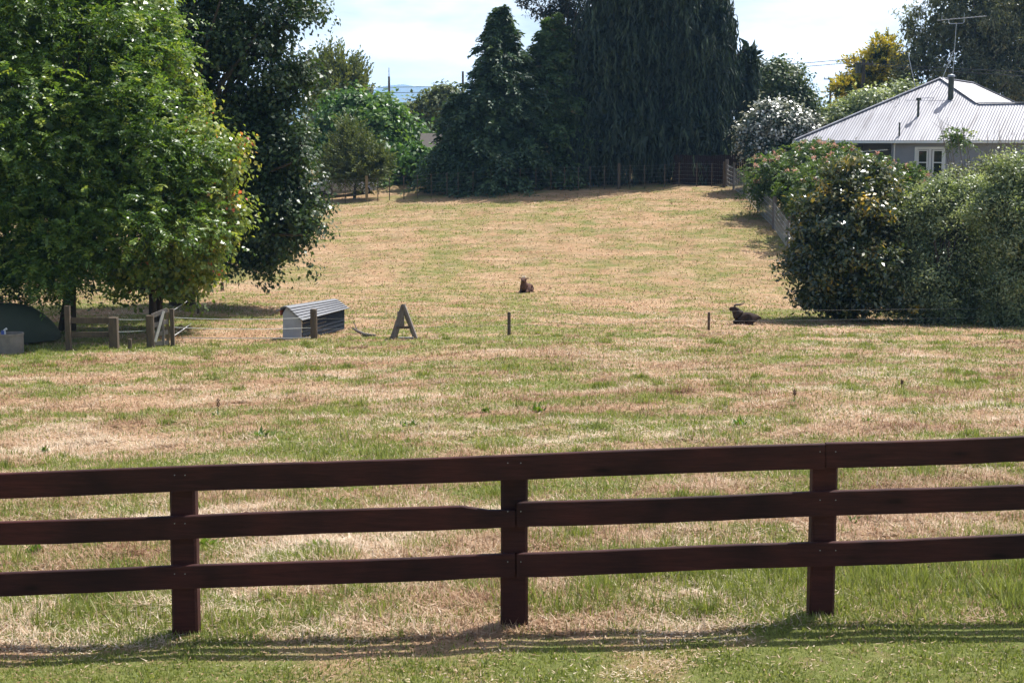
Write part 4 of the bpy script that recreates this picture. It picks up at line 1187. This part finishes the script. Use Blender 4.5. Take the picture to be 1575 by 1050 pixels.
# ------------------------------------------------------------------ middle ground: gate, rail panel, posts, tapes, hut, trestle, trough
def post_thing(label, u, v0, v1, wpx, material, name='fence_post', Y=None, lean=0.0, group=None):
    p = ground_at(u, v1) if Y is None else at(u, v1, Y)
    Y = p.y
    z_ = gz(p.x, Y)
    r = thing(name, label, 'post', (p.x, Y, z_), group=group)
    H = at(u, v0, Y).z - z_; rr_ = wpx / ppm(Y) / 2
    MB().tube([(0, 0, -.3), (lean * .5, 0, H * .5), (lean, 0, H - .02), (lean, 0, H)], [rr_ * 1.05, rr_, rr_ * .98, rr_ * .85], 10).obj('shaft', material, r)
    return r, H

def on_ground(u, Y):
    x = (u - 787.5) / F * Y
    # solve so that the ground point projects on column u
    z_ = gz(x, Y)
    return Vector((x, Y, z_))

# stock posts of the wire fence: one thing, posts and strands
wfp = [ground_at(483, 521), ground_at(783, 515), ground_at(1090, 508)]
wf = thing('wire_fence', 'low wire fence on three short brown posts across the middle ground', 'fence', wfp[0])
wo0 = Vector(wf.location)
for p, v0, wpx in zip(wfp, (475, 480, 480), (11, 5.5, 4.5)):
    u = p.x / p.y * F + 787.5
    H = (at(u, v0, p.y).z - p.z); rr_ = wpx / ppm(p.y) / 2
    MB().tube([rel(p + Vector((0, 0, -.3)), wo0), rel(p + Vector((0, 0, H - .03)), wo0), rel(p + Vector((0, 0, H)), wo0)], [rr_, rr_ * .95, rr_ * .8], 10).obj('post', m_brown_wood, wf)
far_r = ground_at(1600, 500)
for hgt in (.3, .62):
    ch = wfp + [far_r]
    MB().tube([rel(p + Vector((0, -.06, hgt)), wo0) for p in ch], 0.0035, 4).obj('wire', m_wirefence, wf)

# timber gate standing ajar
gp0 = ground_at(232, 534); gp1 = ground_at(258, 531)
gp1 = Vector((gp0.x + (26 / ppm(gp0.y)) * 1.0, gp0.y + 0.55, 0)); gp1.z = gz(gp1.x, gp1.y)
gt = thing('field_gate', 'small weathered timber gate with a pale diagonal brace', 'gate', gp0)
go = Vector(gt.location)
hA = at(232, 485, gp0.y).z - gp0.z; hB = at(258, 475, gp1.y).z - gp1.z
MB().tube([rel(gp0 + Vector((0, 0, -.3)), go), rel(gp0 + Vector((0, 0, hA)), go)], [.125, .12], 10).obj('gate_post', m_brown_wood, gt, smooth=False)
MB().box(rel(gp1 + Vector((0.03, 0, hB / 2 - .1)), go), (.11, .11, hB + .2)).obj('gate_post', m_brown_wood, gt)
MB().box(rel(gp1 + Vector((-.11, -.02, hB / 2 - .03)), go), (.08, .06, hB + .06)).obj('stile', m_tan_wood, gt)
gl = lambda s_, h_: rel(gp0.lerp(gp1, s_) + Vector((0, -.08, 0)), go) * 1.0 + Vector((0, 0, h_))
for f0 in (.985, .68, .40, .12):
    MB().bar(gl(.12, hA * f0), gl(.86, hB * f0), .03, .13).obj('gate_rail', m_grey_wood, gt)
MB().bar(gl(.62, hA * .05), gl(.62, hB * .93), .035, .08, up=(1, 0, 0)).obj('stile', m_grey_wood, gt)
m_palebrace = mat('pale_wood', (.55, .52, .48), (.42, .39, .35), rough=.8, scale=5)
MB().bar(gl(.25, hA * .18) + Vector((0, -.045, 0)), gl(.70, hB * .96) + Vector((0, -.045, 0)), .03, .09).obj('brace', m_palebrace, gt)

# rail panel in the shade left of the gate
rp0, rp1 = ground_at(106, 540), ground_at(176, 537)
rp0 = rp0.copy()
pn = thing('rail_panel', 'two-rail timber panel in the tree shade left of the gate', 'fence', rp0)
po = Vector(pn.location)
for p, v0, wpx, m_ in ((rp0, 470, 8, m_brown_wood), (rp1, 488, 13, m_brown_wood)):
    u = p.x / p.y * F + 787.5; H = at(u, v0, p.y).z - p.z
    MB().box(rel(p + Vector((0, 0, H / 2 - .15)), po), (wpx / ppm(p.y), wpx / ppm(p.y), H + .3)).obj('post', m_, pn, bevel=.01)
for va, hh_ in ((489, 9), (511, 8)):
    a_ = at(108, va + hh_ / 2, rp0.y); c_ = at(176, va + hh_ / 2, rp1.y)
    MB().bar(rel(a_ + Vector((0, .12, 0)), po), rel(c_ + Vector((0, .12, 0)), po), .04, hh_ / ppm(rp0.y)).obj('rail', m_brown_wood, pn)
post_thing('short stump post between rail panel and gate', 200, 521, 538, 6.5, m_brown_wood, 'stump_post')
post_thing('tan post rising behind the concrete trough', 4, 455, 524, 8, m_tan_wood)
post_thing('short dark post in the sun right of the dark tree', 342, 434, 447, 5, m_brown_wood)
post_thing('slim post in the shade right of the thick trunk', 305, 452, 482, 4, m_brown_wood)
post_thing('slim dark trunk-like post left of the thick trunk', 234, 440, 470, 4.5, m_brown_wood)

# white electric tapes
m_tape = mat('white_tape', (.78, .78, .76), (.66, .66, .64), rough=.6, scale=8)
def tape(label, a_, c_, r=.011, sag=.05):
    a_, c_ = Vector(a_), Vector(c_); n = 12
    P = [a_.lerp(c_, i / n) + Vector((0, 0, -sag * 4 * (i / n) * (1 - i / n))) for i in range(n + 1)]
    o = MB().tube([rel(q_, a_) for q_ in P], r, 5).obj('electric_fence_tape', m_tape, None, loc=a_)
    o['label'] = label; o['category'] = 'fence tape'; o['group'] = 'white electric fence tapes by the gate'
Y0 = gp1.y
tape('upper white electric tape from gate to hut', at(263, 488, Y0), at(478, 488, wfp[0].y - .12), .008, .06)
tape('second white electric tape from gate to hut', at(263, 503, Y0), at(478, 504, wfp[0].y - .12), .009, .05)
tape('lowest white tape lying along the grass to the hut', ground_at(280, 523) + Vector((0, 0, .08)), ground_at(478, 524) + Vector((0, 0, .10)), .014, .02)
tape('upper electric tape between rail panel and gate', at(182, 491, rp1.y), at(227, 491, gp0.y), .006, .01)
tape('lower electric tape between rail panel and gate', at(182, 510, rp1.y), at(227, 508, gp0.y), .006, .01)
tape('highest tape slanting back from gate to the trees', at(264, 478, Y0), at(290, 461, Y0 + 9), .008, .02)
tape('lowest tape slanting back from gate to the trees', at(264, 518, Y0), at(294, 497, Y0 + 4), .010, .02)

# hut
m_hutwall = mat('pale_hut_board', (.40, .41, .44), (.28, .29, .31), rough=.8, scale=2.5, bump=.2)
m_hutboard = mat('navy_hut_board', (.020, .026, .038), (.032, .038, .048), rough=.85, scale=6, spec=.15)
m_hutroof = mat('grey_roof_board', (.20, .205, .22), (.12, .125, .14), rough=.55, scale=5, stretch=(1, 4, 4))
m_rust = mat('red_brown_board', (.26, .07, .04), (.16, .05, .03), rough=.8)
hb = ground_at(449, 522); 
hut = thing('animal_hut', 'small slatted goat hut with pale end wall beside the wire fence', 'hut', hb)
ho = Vector(hut.location); HYd = hb.y
def hp(u, v, Y): return rel(at(u, v, Y), ho)
ax = at(530, 474, HYd + 2.4) - at(463, 491, HYd)         # length direction of the hut
axn = ax
e0, e1, e2, e3, e4 = hp(435, 524, HYd), hp(435, 482, HYd), hp(441, 471, HYd), hp(463, 491, HYd), hp(463, 524, HYd)
back = [p + ax for p in (e0, e1, e2, e3, e4)]
back[2] = hp(512, 461, HYd + 2.35)
dax = ax.normalized()
endw = [e0, e1, e2, e3, e4]
MB().add(endw + [p + dax * .05 for p in endw], [(0, 1, 2, 3, 4), (9, 8, 7, 6, 5)] + [(i, (i + 1) % 5, 5 + (i + 1) % 5, 5 + i) for i in range(5)]).obj('end_wall', m_hutwall, hut)
endb = [p - dax * .05 for p in back]
MB().add(endb + back, [(0, 1, 2, 3, 4), (9, 8, 7, 6, 5)] + [(i, (i + 1) % 5, 5 + (i + 1) % 5, 5 + i) for i in range(5)]).obj('end_wall', m_hutboard, hut)
nside = 5
outw = dax.cross(Vector((0, 0, 1))).normalized()
if outw.y > 0: outw = -outw
for i in range(nside):                       # side boards facing the camera, lapped
    t0, t1 = i / nside, (i + 1) / nside - .02
    a0, a1 = e4.lerp(e3, t0) + dax * .06, e4.lerp(e3, t1) + dax * .06
    L_ = dax * (ax.length - .12)
    q_ = [a0 + outw * .03, a0 + L_ + outw * .03, a1 + L_ + outw * .012, a1 + outw * .012]
    q2 = [p - outw * .02 for p in q_]
    MB().add(q_ + q2, [(0, 1, 2, 3), (7, 6, 5, 4), (0, 4, 5, 1), (1, 5, 6, 2), (2, 6, 7, 3), (3, 7, 4, 0)]).obj('side_board', m_hutboard, hut)
def roofboards(top, bot, n, top1, bot1, mt):
    rn = (bot - top).cross(dax).normalized()
    if rn.z < 0: rn = -rn
    for i in range(n):
        a0 = top.lerp(bot, i / n); a1 = top.lerp(bot, (i + 1) / n + .04)
        c0 = top1.lerp(bot1, i / n); c1 = top1.lerp(bot1, (i + 1) / n + .04)
        s0 = -dax * .10; s1 = dax * .12
        q_ = [a0 + s0 + rn * .03, c0 + s1 + rn * .03, c1 + s1 + rn * .075, a1 + s0 + rn * .075]
        q2 = [p - rn * .04 for p in q_]
        MB().add(q_ + q2, [(0, 1, 2, 3), (7, 6, 5, 4), (0, 4, 5, 1), (1, 5, 6, 2), (2, 6, 7, 3), (3, 7, 4, 0)]).obj('roof_board', mt, hut)
roofboards(e2, e3 + (e3 - e2) * .10, 6, back[2], back[3] + (back[3] - back[2]) * .12, m_hutroof)
lft = hp(429, 479, HYd + .1)
roofboards(e2, lft, 2, back[2], back[2] + (lft - e2), m_hutroof)
MB().bar(hp(431.5, 481, HYd + .05), hp(431.5, 481, HYd + .05) + ax * .9, .05, .16).obj('eave_board', m_rust, hut)

# weathered A-shaped trestle
tb = ground_at(623, 522)
ts = thing('timber_trestle', 'grey A-shaped timber trestle standing on bright grass', 'trestle', tb)
to = Vector(tb); Yt = tb.y
tp = lambda u, v, Y: rel(at(u, v, Y), to)
apex0, apex1 = tp(620.5, 470, Yt), tp(619, 473, Yt + .55)
MB().bar(tp(603, 522, Yt), apex0, .05, .15, up=(1, 0, 0)).obj('leg', m_grey_wood, ts)
MB().bar(tp(641.5, 522, Yt), apex0 + Vector((.02, 0, .03)), .26, .06, up=(1, 0, .5)).obj('leg', m_grey_wood, ts)
bl_, br_ = on_ground(606, Yt + .8), on_ground(638, Yt + .8)
MB().bar(rel(bl_, to), apex1, .05, .13, up=(1, 0, 0)).obj('leg', m_grey_wood, ts)
MB().bar(rel(br_, to), apex1 + Vector((.03, 0, 0)), .05, .13, up=(1, 0, 0)).obj('leg', m_grey_wood, ts)
MB().bar(apex0 + Vector((0, -.05, .0)), apex1 + Vector((0, .08, .0)), .10, .10).obj('ridge_beam', m_grey_wood, ts)
MB().bar(tp(610, 503, Yt) + Vector((0, -.06, 0)), tp(633, 503, Yt) + Vector((0, -.06, 0)), .04, .07).obj('crossbar', m_brown_wood, ts)
MB().bar(tp(616, 479, Yt + .5), tp(617, 503, Yt + .5), .03, .20, up=(1, 0, 0)).obj('infill_board', m_grey_wood, ts)
MB().bar(tp(613, 519.5, Yt + .1), tp(636, 519.5, Yt + .1), .06, .06).obj('foot_bar', m_palebrace, ts)

# fallen branch by the hut
lb = ground_at(560, 518)
lg = thing('fallen_branch', 'pale fallen branch on the grass between hut and trestle', 'branch', lb)
rq = lambda u, v: rel(ground_at(u, v), lb) + Vector((0, 0, .05))
MB().tube([rq(541, 512) + Vector((0, 0, .12)), rq(550, 514) + Vector((0, 0, .05)), rq(562, 517), rq(578, 518)], [.015, .045, .05, .03], 8).obj('limb', m_grey_wood, lg)
MB().tube([rq(550, 514) + Vector((0, 0, .05)), rq(544, 511) + Vector((0, 0, .3))], [.03, .01], 6).obj('twig', m_brown_wood, lg)

# concrete trough
m_conc = mat('old_concrete', (.34, .28, .225), (.22, .185, .155), rough=.95, scale=4, bump=.3)
tg = ground_at(13, 545)
tg = tg + Vector((-.05, .35, 0)); tg.z = gz(tg.x, tg.y)
tro = thing('water_trough', 'round concrete water trough at the left edge', 'trough', tg)
rr_ = 20 / ppm(tg.y); hh_ = 0.56
MB().lathe([(rr_ * .96, -.1), (rr_ * .97, .05), (rr_, .3), (rr_ * 1.0, hh_ - .07), (rr_ * 1.04, hh_ - .06), (rr_ * 1.04, hh_), (rr_ * .93, hh_), (rr_ * .91, .08), (0.0, .08)], (0, 0, 0), 40).obj('basin', m_conc, tro, smooth=False)
m_water, _nt, _b = new_mat('trough_water'); _b.inputs['Base Color'].default_value = (.012, .016, .012, 1); _b.inputs['Roughness'].default_value = .35; _b.inputs['Specular IOR Level'].default_value = .2
MB().lathe([(rr_ * .92, hh_ - .1), (0.001, hh_ - .1)], (0, 0, 0), 40).obj('water', m_water, tro)
m_blue = mat('blue_plastic', (.06, .12, .42), (.05, .10, .36), rough=.35)
vl = MB().tube([(-.12, -.1, hh_ - .1), (-.12, -.1, hh_ + .10), (-.05, -.1, hh_ + .14)], .035, 8).obj('float_valve', m_tape, tro)
MB().box((-.16, -.12, hh_ + .02), (.08, .08, .14)).obj('valve_box', m_blue, vl)

# covered hull in the shade under the big tree
m_hull = mat('dull_green_cover', (.055, .065, .038), (.034, .042, .026), rough=.75, scale=1.2, bump=.15)
hc = on_ground(20, 46.0)
hl_ = thing('covered_boat', 'dull grey-green rounded covered hull in deep tree shade', 'boat', hc)
Vv = []; Ff = []; ns, nr = 18, 14
Lh = 85 / ppm(46.0); top_h = at(10, 466, 46.0).z - hc.z
for i in range(ns + 1):
    s_ = i / ns; xx = -Lh * .9 + s_ * (Lh * .9 + 65 / ppm(46.0))
    hgt = top_h * (1 - max(0, (s_ - .45) / .55) ** 2.2 * .72) * (1 if s_ < .97 else .8); wd = .95 * (1 - max(0, (s_ - .5) / .5) ** 2.5 * .8)
    for j in range(nr + 1):
        a0 = math.pi * j / nr
        Vv.append((xx + .05 * math.sin(a0), -wd * math.cos(a0), .12 + (hgt - .12) * max(0, math.sin(a0)) ** .7))
for i in range(ns):
    for j in range(nr):
        k = i * (nr + 1) + j
        Ff.append((k, k + 1, k + nr + 2, k + nr + 1))
Ff.append(tuple(ns * (nr + 1) + j for j in range(nr + 1)))
Ff.append(tuple(range(nr + 1))[::-1])
MB().add(Vv, Ff).obj('hull', m_hull, hl_, smooth=True)
for xx in (-Lh * .6, Lh * .2):
    MB().box((xx, 0, .04), (.2, 1.2, .22)).obj('support_block', m_brown_wood, hl_)
cp_ = rel(at(83, 515, 45.9), hc)
MB().box(cp_ + Vector((-.05, .16, 0)), (.10, .25, .2)).obj('bow_fitting', m_blue, hl_, bevel=.02)

# ------------------------------------------------------------------ goats
def goat(name, label, loc, rotz, coat, horn_mat, horn_pts, ears, head_pts, scale=1.0, extra=None):
    r = thing(name, label, 'goat', loc, rotz, None)
    V = []; E = []; R = []
    def v(p, rad):
        V.append(Vector(p) * scale); R.append(rad * scale); return len(V) - 1
    def chain(start, pts):
        k = start
        for p, rad in pts:
            n_ = v(p, rad)
            E.append((k, n_)); k = n_
        return k
    pel = v((-.42, 0, .25), .27)
    mid = chain(pel, [((-.2, 0, .27), .29), ((.0, 0, .29), .30)])
    chest = chain(mid, [((.15, 0, .34), .275)])
    nk = chain(chest, head_pts[:2])
    hd = chain(nk, head_pts[2:3])
    chain(hd, head_pts[3:])
    for s_ in (-1, 1):
        chain(hd, [((ears[0][0], s_ * ears[0][1], ears[0][2]), .028), ((ears[1][0], s_ * ears[1][1], ears[1][2]), .016)])
        chain(mid, [((.14, s_ * .17, .16), .085), ((.36, s_ * .16, .09), .045), ((.20, s_ * .15, .035), .03), ((.06, s_ * .15, .03), .028)])
        chain(pel, [((-.30, s_ * .22, .17), .125), ((-.12, s_ * .26, .13), .075), ((-.40, s_ * .28, .05), .042), ((-.16, s_ * .29, .03), .03)])
    chain(pel, [((-.62, 0, .30), .07), ((-.72, 0, .24), .03)])
    me = bpy.data.meshes.new('body'); me.from_pydata(V, E, [])
    o = link('body', me, coat, r)
    md = o.modifiers.new('skin', 'SKIN'); md.use_smooth_shade = True
    sv = me.skin_vertices[0].data if me.skin_vertices else None
    if sv is None:
        bm = bmesh.new(); bm.from_mesh(me); bm.verts.layers.skin.verify(); bm.to_mesh(me); bm.free()
        sv = me.skin_vertices[0].data
    for i, rad in enumerate(R):
        sv[i].radius = (rad, rad); sv[i].use_root = (i == 0)
    ss = o.modifiers.new('sub', 'SUBSURF'); ss.levels = 2; ss.render_levels = 2
    for s_ in (-1, 1):
        n_ = len(horn_pts)
        MB().tube([Vector((p[0], s_ * p[1], p[2])) * scale for p in horn_pts], [(.030 - .022 * i / (n_ - 1)) * scale for i in range(n_)], 8).obj('horn', horn_mat, r, smooth=True)
    return r
m_dark_coat = mat('dark_brown_coat', (.032, .022, .019), (.055, .036, .028), rough=.9, scale=9, bump=.6, spec=.15)
m_brown_coat = mat('brown_coat', (.16, .085, .06), (.07, .04, .032), rough=.9, scale=5, bump=.6, spec=.15)
m_horn_dark = mat('dark_horn', (.06, .05, .045), (.035, .03, .028), rough=.5)
m_horn_pale = mat('pale_horn', (.60, .55, .50), (.48, .43, .38), rough=.5)
g2 = ground_at(1142, 498)
goat('goat', 'dark horned goat lying by the magnolia shade facing left', g2 + Vector((0, 0, -.03)), math.radians(176), m_dark_coat, m_horn_dark,
     [(.33, .05, .72), (.25, .09, .77), (.13, .15, .77), (.02, .19, .81), (-.05, .22, .89)], ((.27, .12, .66), (.22, .19, .61)),
     [((.22, 0, .45), .20), ((.26, 0, .55), .17), ((.32, 0, .65), .13), ((.43, 0, .61), .09), ((.52, 0, .56), .065)], scale=.90)
g1 = ground_at(808, 450)
r = goat('goat', 'brown goat lying on the open slope looking at the camera', g1 + Vector((0, 0, -.04)), math.radians(-108), m_brown_coat, m_horn_pale,
     [(.28, .03, .76), (.24, .045, .82), (.19, .06, .86)], ((.25, .13, .745), (.24, .25, .765)),
     [((.23, 0, .47), .175), ((.27, 0, .59), .13), ((.31, 0, .71), .12), ((.40, 0, .65), .085), ((.48, 0, .59), .06)], scale=.92)
MB().box((.29, 0, .715), (.02, .02, .02)).obj('forehead_patch', m_horn_pale, r, loc=(0, 0, 0))
r.children[-1].scale = (1, 1, 1)

# ------------------------------------------------------------------ weeds
m_weed = leaf_mat('dock_leaf', G_((0.05, (.05, .10, .02)), (.5, (.09, .17, .03)), (.9, (.20, .27, .05))), rough=.45, transl=.35)
m_seed = mat('dry_seed_head', (.11, .055, .035), (.07, .035, .025), rough=.9)
def weed(label, u, v, size, n, seed, upright=.5, stalk=False):
    p = ground_at(u, v)
    r = thing('broadleaf_weed' if not stalk else 'dry_seed_stalk', label, 'weed', p, group='weeds in the mown paddock')
    cr = Crown(seed); rng = cr.rng
    az = rng.random(n) * 6.283; el = rng.uniform(.15, .9 + upright * .5, n)
    d = np.stack([np.cos(az) * np.cos(el), np.sin(az) * np.cos(el), np.sin(el)], -1)
    c = np.array(p)[None, :] + rng.normal(size=(n, 3)) * np.array([.5, .5, 0]) * size * .5
    cr.add(c, d, norm(np.array([[0, 0, 1.0]]) - d * .2 + rng.normal(size=(n, 3)) * .2), size * .75 * rng.uniform(.4, 1.15, n), size * .24 * rng.uniform(.6, 1.3, n), rng.uniform(.2, .95, n))
    cr.obj('leaf_rosette', m_weed, r)
    if stalk:
        MB().tube([(0, 0, -.03), (.01, 0, size * 1.1), (.015, 0, size * 1.6)], [.006, .005, .003], 5).obj('stalk', m_seed, r)
        sb = MB()
        for i in range(14):
            zz = size * (.9 + .7 * i / 14)
            sb.box((.012 + .02 * math.sin(i * 2.4), .02 * math.cos(i * 2.4), zz), (.014, .014, .02))
        sb.obj('seed_head', m_seed, r)
for a_ in (('leafy weed right of the right-hand post between the lower rails', 1312, 806, .16, 30, 201, .5),
           ('leafy weed just above the top rail left of the right-hand post', 1142, 655, .24, 26, 202, .9),
           ('leafy weed in mid paddock left of the paired clump', 748, 634, .22, 20, 203, .8),
           ('leafy weed clump in the centre of the paddock', 828, 634, .24, 26, 204, .8),
           ('leafy weed far left near the pale hay', 70, 694, .18, 18, 205, .9),
           ('leafy weed in the left paddock above the left post', 402, 672, .24, 24, 206, .5),
           ('leafy weed under the top rail right of the left post', 512, 772, .15, 14, 207, .9),
           ('leafy weed left of the left post between the rails', 52, 852, .16, 24, 208, .9),
           ('broad clump of weeds right of the left post by the lower rail', 316, 838, .17, 30, 209, .7),
           ('leafy weed above the lowest rail between left and middle posts', 492, 842, .15, 26, 210, .7),
           ('long row of weeds on the middle slope left of centre', 628, 655, .17, 34, 211, .4),
           ('upright weed poking over the middle rail at far right', 1495, 792, .15, 18, 213, .6),
           ('weed on the right slope beyond the top rail', 1335, 650, .15, 16, 214, .6),
           ('weed tuft under the middle post beside the shadow', 590, 990, .07, 40, 215, .7),
           ('small leafy weed on the left edge beside the lowest rail', 12, 945, .10, 24, 216, .9)):
    weed(*a_)
weed('dark dry seed head standing on the right slope', 1221, 618, .13, 6, 221, .5, True)
weed('pair of dark dry seed heads farther right on the slope', 1386, 598, .10, 6, 222, .5, True)
weed('thin dry stalk on the left slope', 335, 640, .18, 6, 223, .5, True)

# ------------------------------------------------------------------ grass blades (nobody could count them)
m_grass = leaf_mat('grass_blade', G_((0.02, (.085, .11, .026)), (.4, (.17, .205, .045)), (.75, (.27, .29, .08)), (1.0, (.40, .38, .16))), rough=.55, transl=.38, spec=.3, tcol=(1.2, 1.25, .7))
m_straw = leaf_mat('straw_blade', G_((0.02, (.23, .12, .06)), (.35, (.42, .265, .155)), (.7, (.56, .41, .27)), (1.0, (.72, .60, .45))), rough=.6, transl=.3, spec=.3, tcol=(1, 1, 1))
def blades(name, label, n, y0, y1, seed, green, hmul, wmul, mat_, clump=0.5, tufts=None):
    rng = np.random.default_rng(seed)
    t_ = rng.random(n)
    y = y0 * (y1 / y0) ** t_
    half = y * 0.352 + 0.8
    x = rng.uniform(-1, 1, n) * half
    # gather in tufts
    cl = fbm(x * 3.1, y * 3.1, seed + 5, 2)
    lu = lush(x, y)
    fine = fbm(x * 1.9 + 40, y * 1.9, seed + 3, 3)
    prob = (0.12 + 0.95 * lu) if green else (1.05 - 0.85 * lu) * np.where(y < 9.75, .3, 1)
    fade = np.clip((66 - y) / 20, 0, 1) if y0 < 40 else np.clip((y - 44) / 18, 0.25, 1)
    keep = rng.random(n) < np.clip(prob * (1 - clump + clump * 2 * cl), 0, 1) * fade
    x, y, cl, lu, fine = x[keep], y[keep], cl[keep], lu[keep], fine[keep]
    tall = np.ones(len(x))
    if tufts:
        nt_, per, rad, hm = tufts
        ty = 10.2 * (46.0 / 10.2) ** rng.random(nt_); tx = rng.uniform(-1, 1, nt_) * (ty * .352 + .5)
        ok = rng.random(nt_) < (0.15 + lush(tx, ty) if green else 1.05 - lush(tx, ty)); tx, ty = tx[ok], ty[ok]
        k_ = np.repeat(np.arange(len(tx)), per)
        rr_ = rng.uniform(.5, 1.5, len(tx))[k_] * rad
        x2 = tx[k_] + rng.normal(0, 1, len(k_)) * rr_ * (1.0 if green else 1.6); y2 = ty[k_] + rng.normal(0, 1, len(k_)) * rr_ * .8
        tt_ = rng.normal(0, .15, len(tx))[k_]
        x = np.concatenate([x, x2]); y = np.concatenate([y, y2]); tall = np.concatenate([tall, np.full(len(k_), hm)])
        cl = np.concatenate([cl, np.full(len(k_), .6)]); lu = np.concatenate([lu, np.full(len(k_), .7)]); fine = np.concatenate([fine, .62 + tt_])
    m = len(x)
    z = zg(x, y) - 0.004
    az = rng.random(m) * 6.283
    if green:
        el = rng.uniform(.5, 1.45, m); hgt = rng.uniform(.028, .075, m) * (0.6 + 1.1 * cl)
        hgt = hgt * np.where(y < 9.8, .5, 1.0) * (1 + .9 * np.exp(-((y - 11.2) / .9) ** 2) * (x > .1))
        tint = rng.normal(.38, .17, m) + .25 * (fine - .5) + .18 * lu
    else:
        lying = rng.random(m) < .78
        el = np.where(lying, rng.uniform(.02, .35, m), rng.uniform(.5, 1.35, m)); hgt = rng.uniform(.045, .125, m) * np.where(y < 9.8, .4, 1) * np.where(lying, 1.15, .85)
        az = az + 0.0
        big = fbm(x * .55 + 9, y * .7, seed + 11, 3)
        tint = rng.normal(.5, .2, m) * 1.0 + .5 * (fine - .5) + 1.35 * (big - .5)
        if y0 > 40: tint = .46 + (tint - .5) * .6
    hgt = hgt * hmul * tall
    far = np.maximum(1.0, y / 14.0)
    W = rng.uniform(.0035, .007, m) * wmul * far ** .85
    hgt = hgt * far ** .12
    d = np.stack([np.cos(az) * np.cos(el), np.sin(az) * np.cos(el), np.sin(el)], -1)
    sdv = np.stack([-np.sin(az), np.cos(az), np.zeros(m)], -1)
    c = np.stack([x, y, z + (0 if green else 1) * rng.random(m) * .02], -1)
    V = np.stack([c - sdv * W[:, None], c + sdv * W[:, None], c + d * hgt[:, None] + np.array([0, 0, -.12]) * hgt[:, None] * rng.random(m)[:, None]], 1).reshape(-1, 3)
    o0 = np.array([0, 20, 0.0])
    me = mesh_np(name, V - o0, 3, np.arange(len(V)), np.repeat(np.clip(tint, 0, 1), 3))
    o = link(name, me, mat_, None, loc=o0, kind='stuff')
    o['label'] = label; o['category'] = 'grass'
blades('grass', 'short green grass blades growing in patches across the paddock', 680000, 7.6, 64, 301, True, 1.0, 1.0, m_grass, tufts=(520, 110, .11, 1.9))
blades('dry_grass', 'pale dry straw and hay lying over the mown paddock', 680000, 7.6, 64, 302, False, 1.0, 1.0, m_straw, tufts=(650, 150, .16, 1.6))
blades('grass', 'green grass tufts on the far hillside paddock', 150000, 47, 98, 303, True, 0.9, 1.3, m_grass)
blades('dry_grass', 'dry straw tufts on the far hillside paddock', 150000, 47, 98, 304, False, 0.8, 1.5, m_straw)

# ------------------------------------------------------------------ haze
m_haze = bpy.data.materials.new('summer_haze'); m_haze.use_nodes = True
nt = m_haze.node_tree
for n in list(nt.nodes): nt.nodes.remove(n)
out = nt.nodes.new('ShaderNodeOutputMaterial'); pv = nt.nodes.new('ShaderNodeVolumePrincipled')
pv.inputs['Color'].default_value = (.33, .60, 1.0, 1); pv.inputs['Density'].default_value = 1.4e-4
pv.inputs['Anisotropy'].default_value = 0.2
nt.links.new(pv.outputs[0], out.inputs['Volume'])
MB().box((0, 0, 200), (18600, 18600, 424)).obj('haze', m_haze, None, kind='stuff')
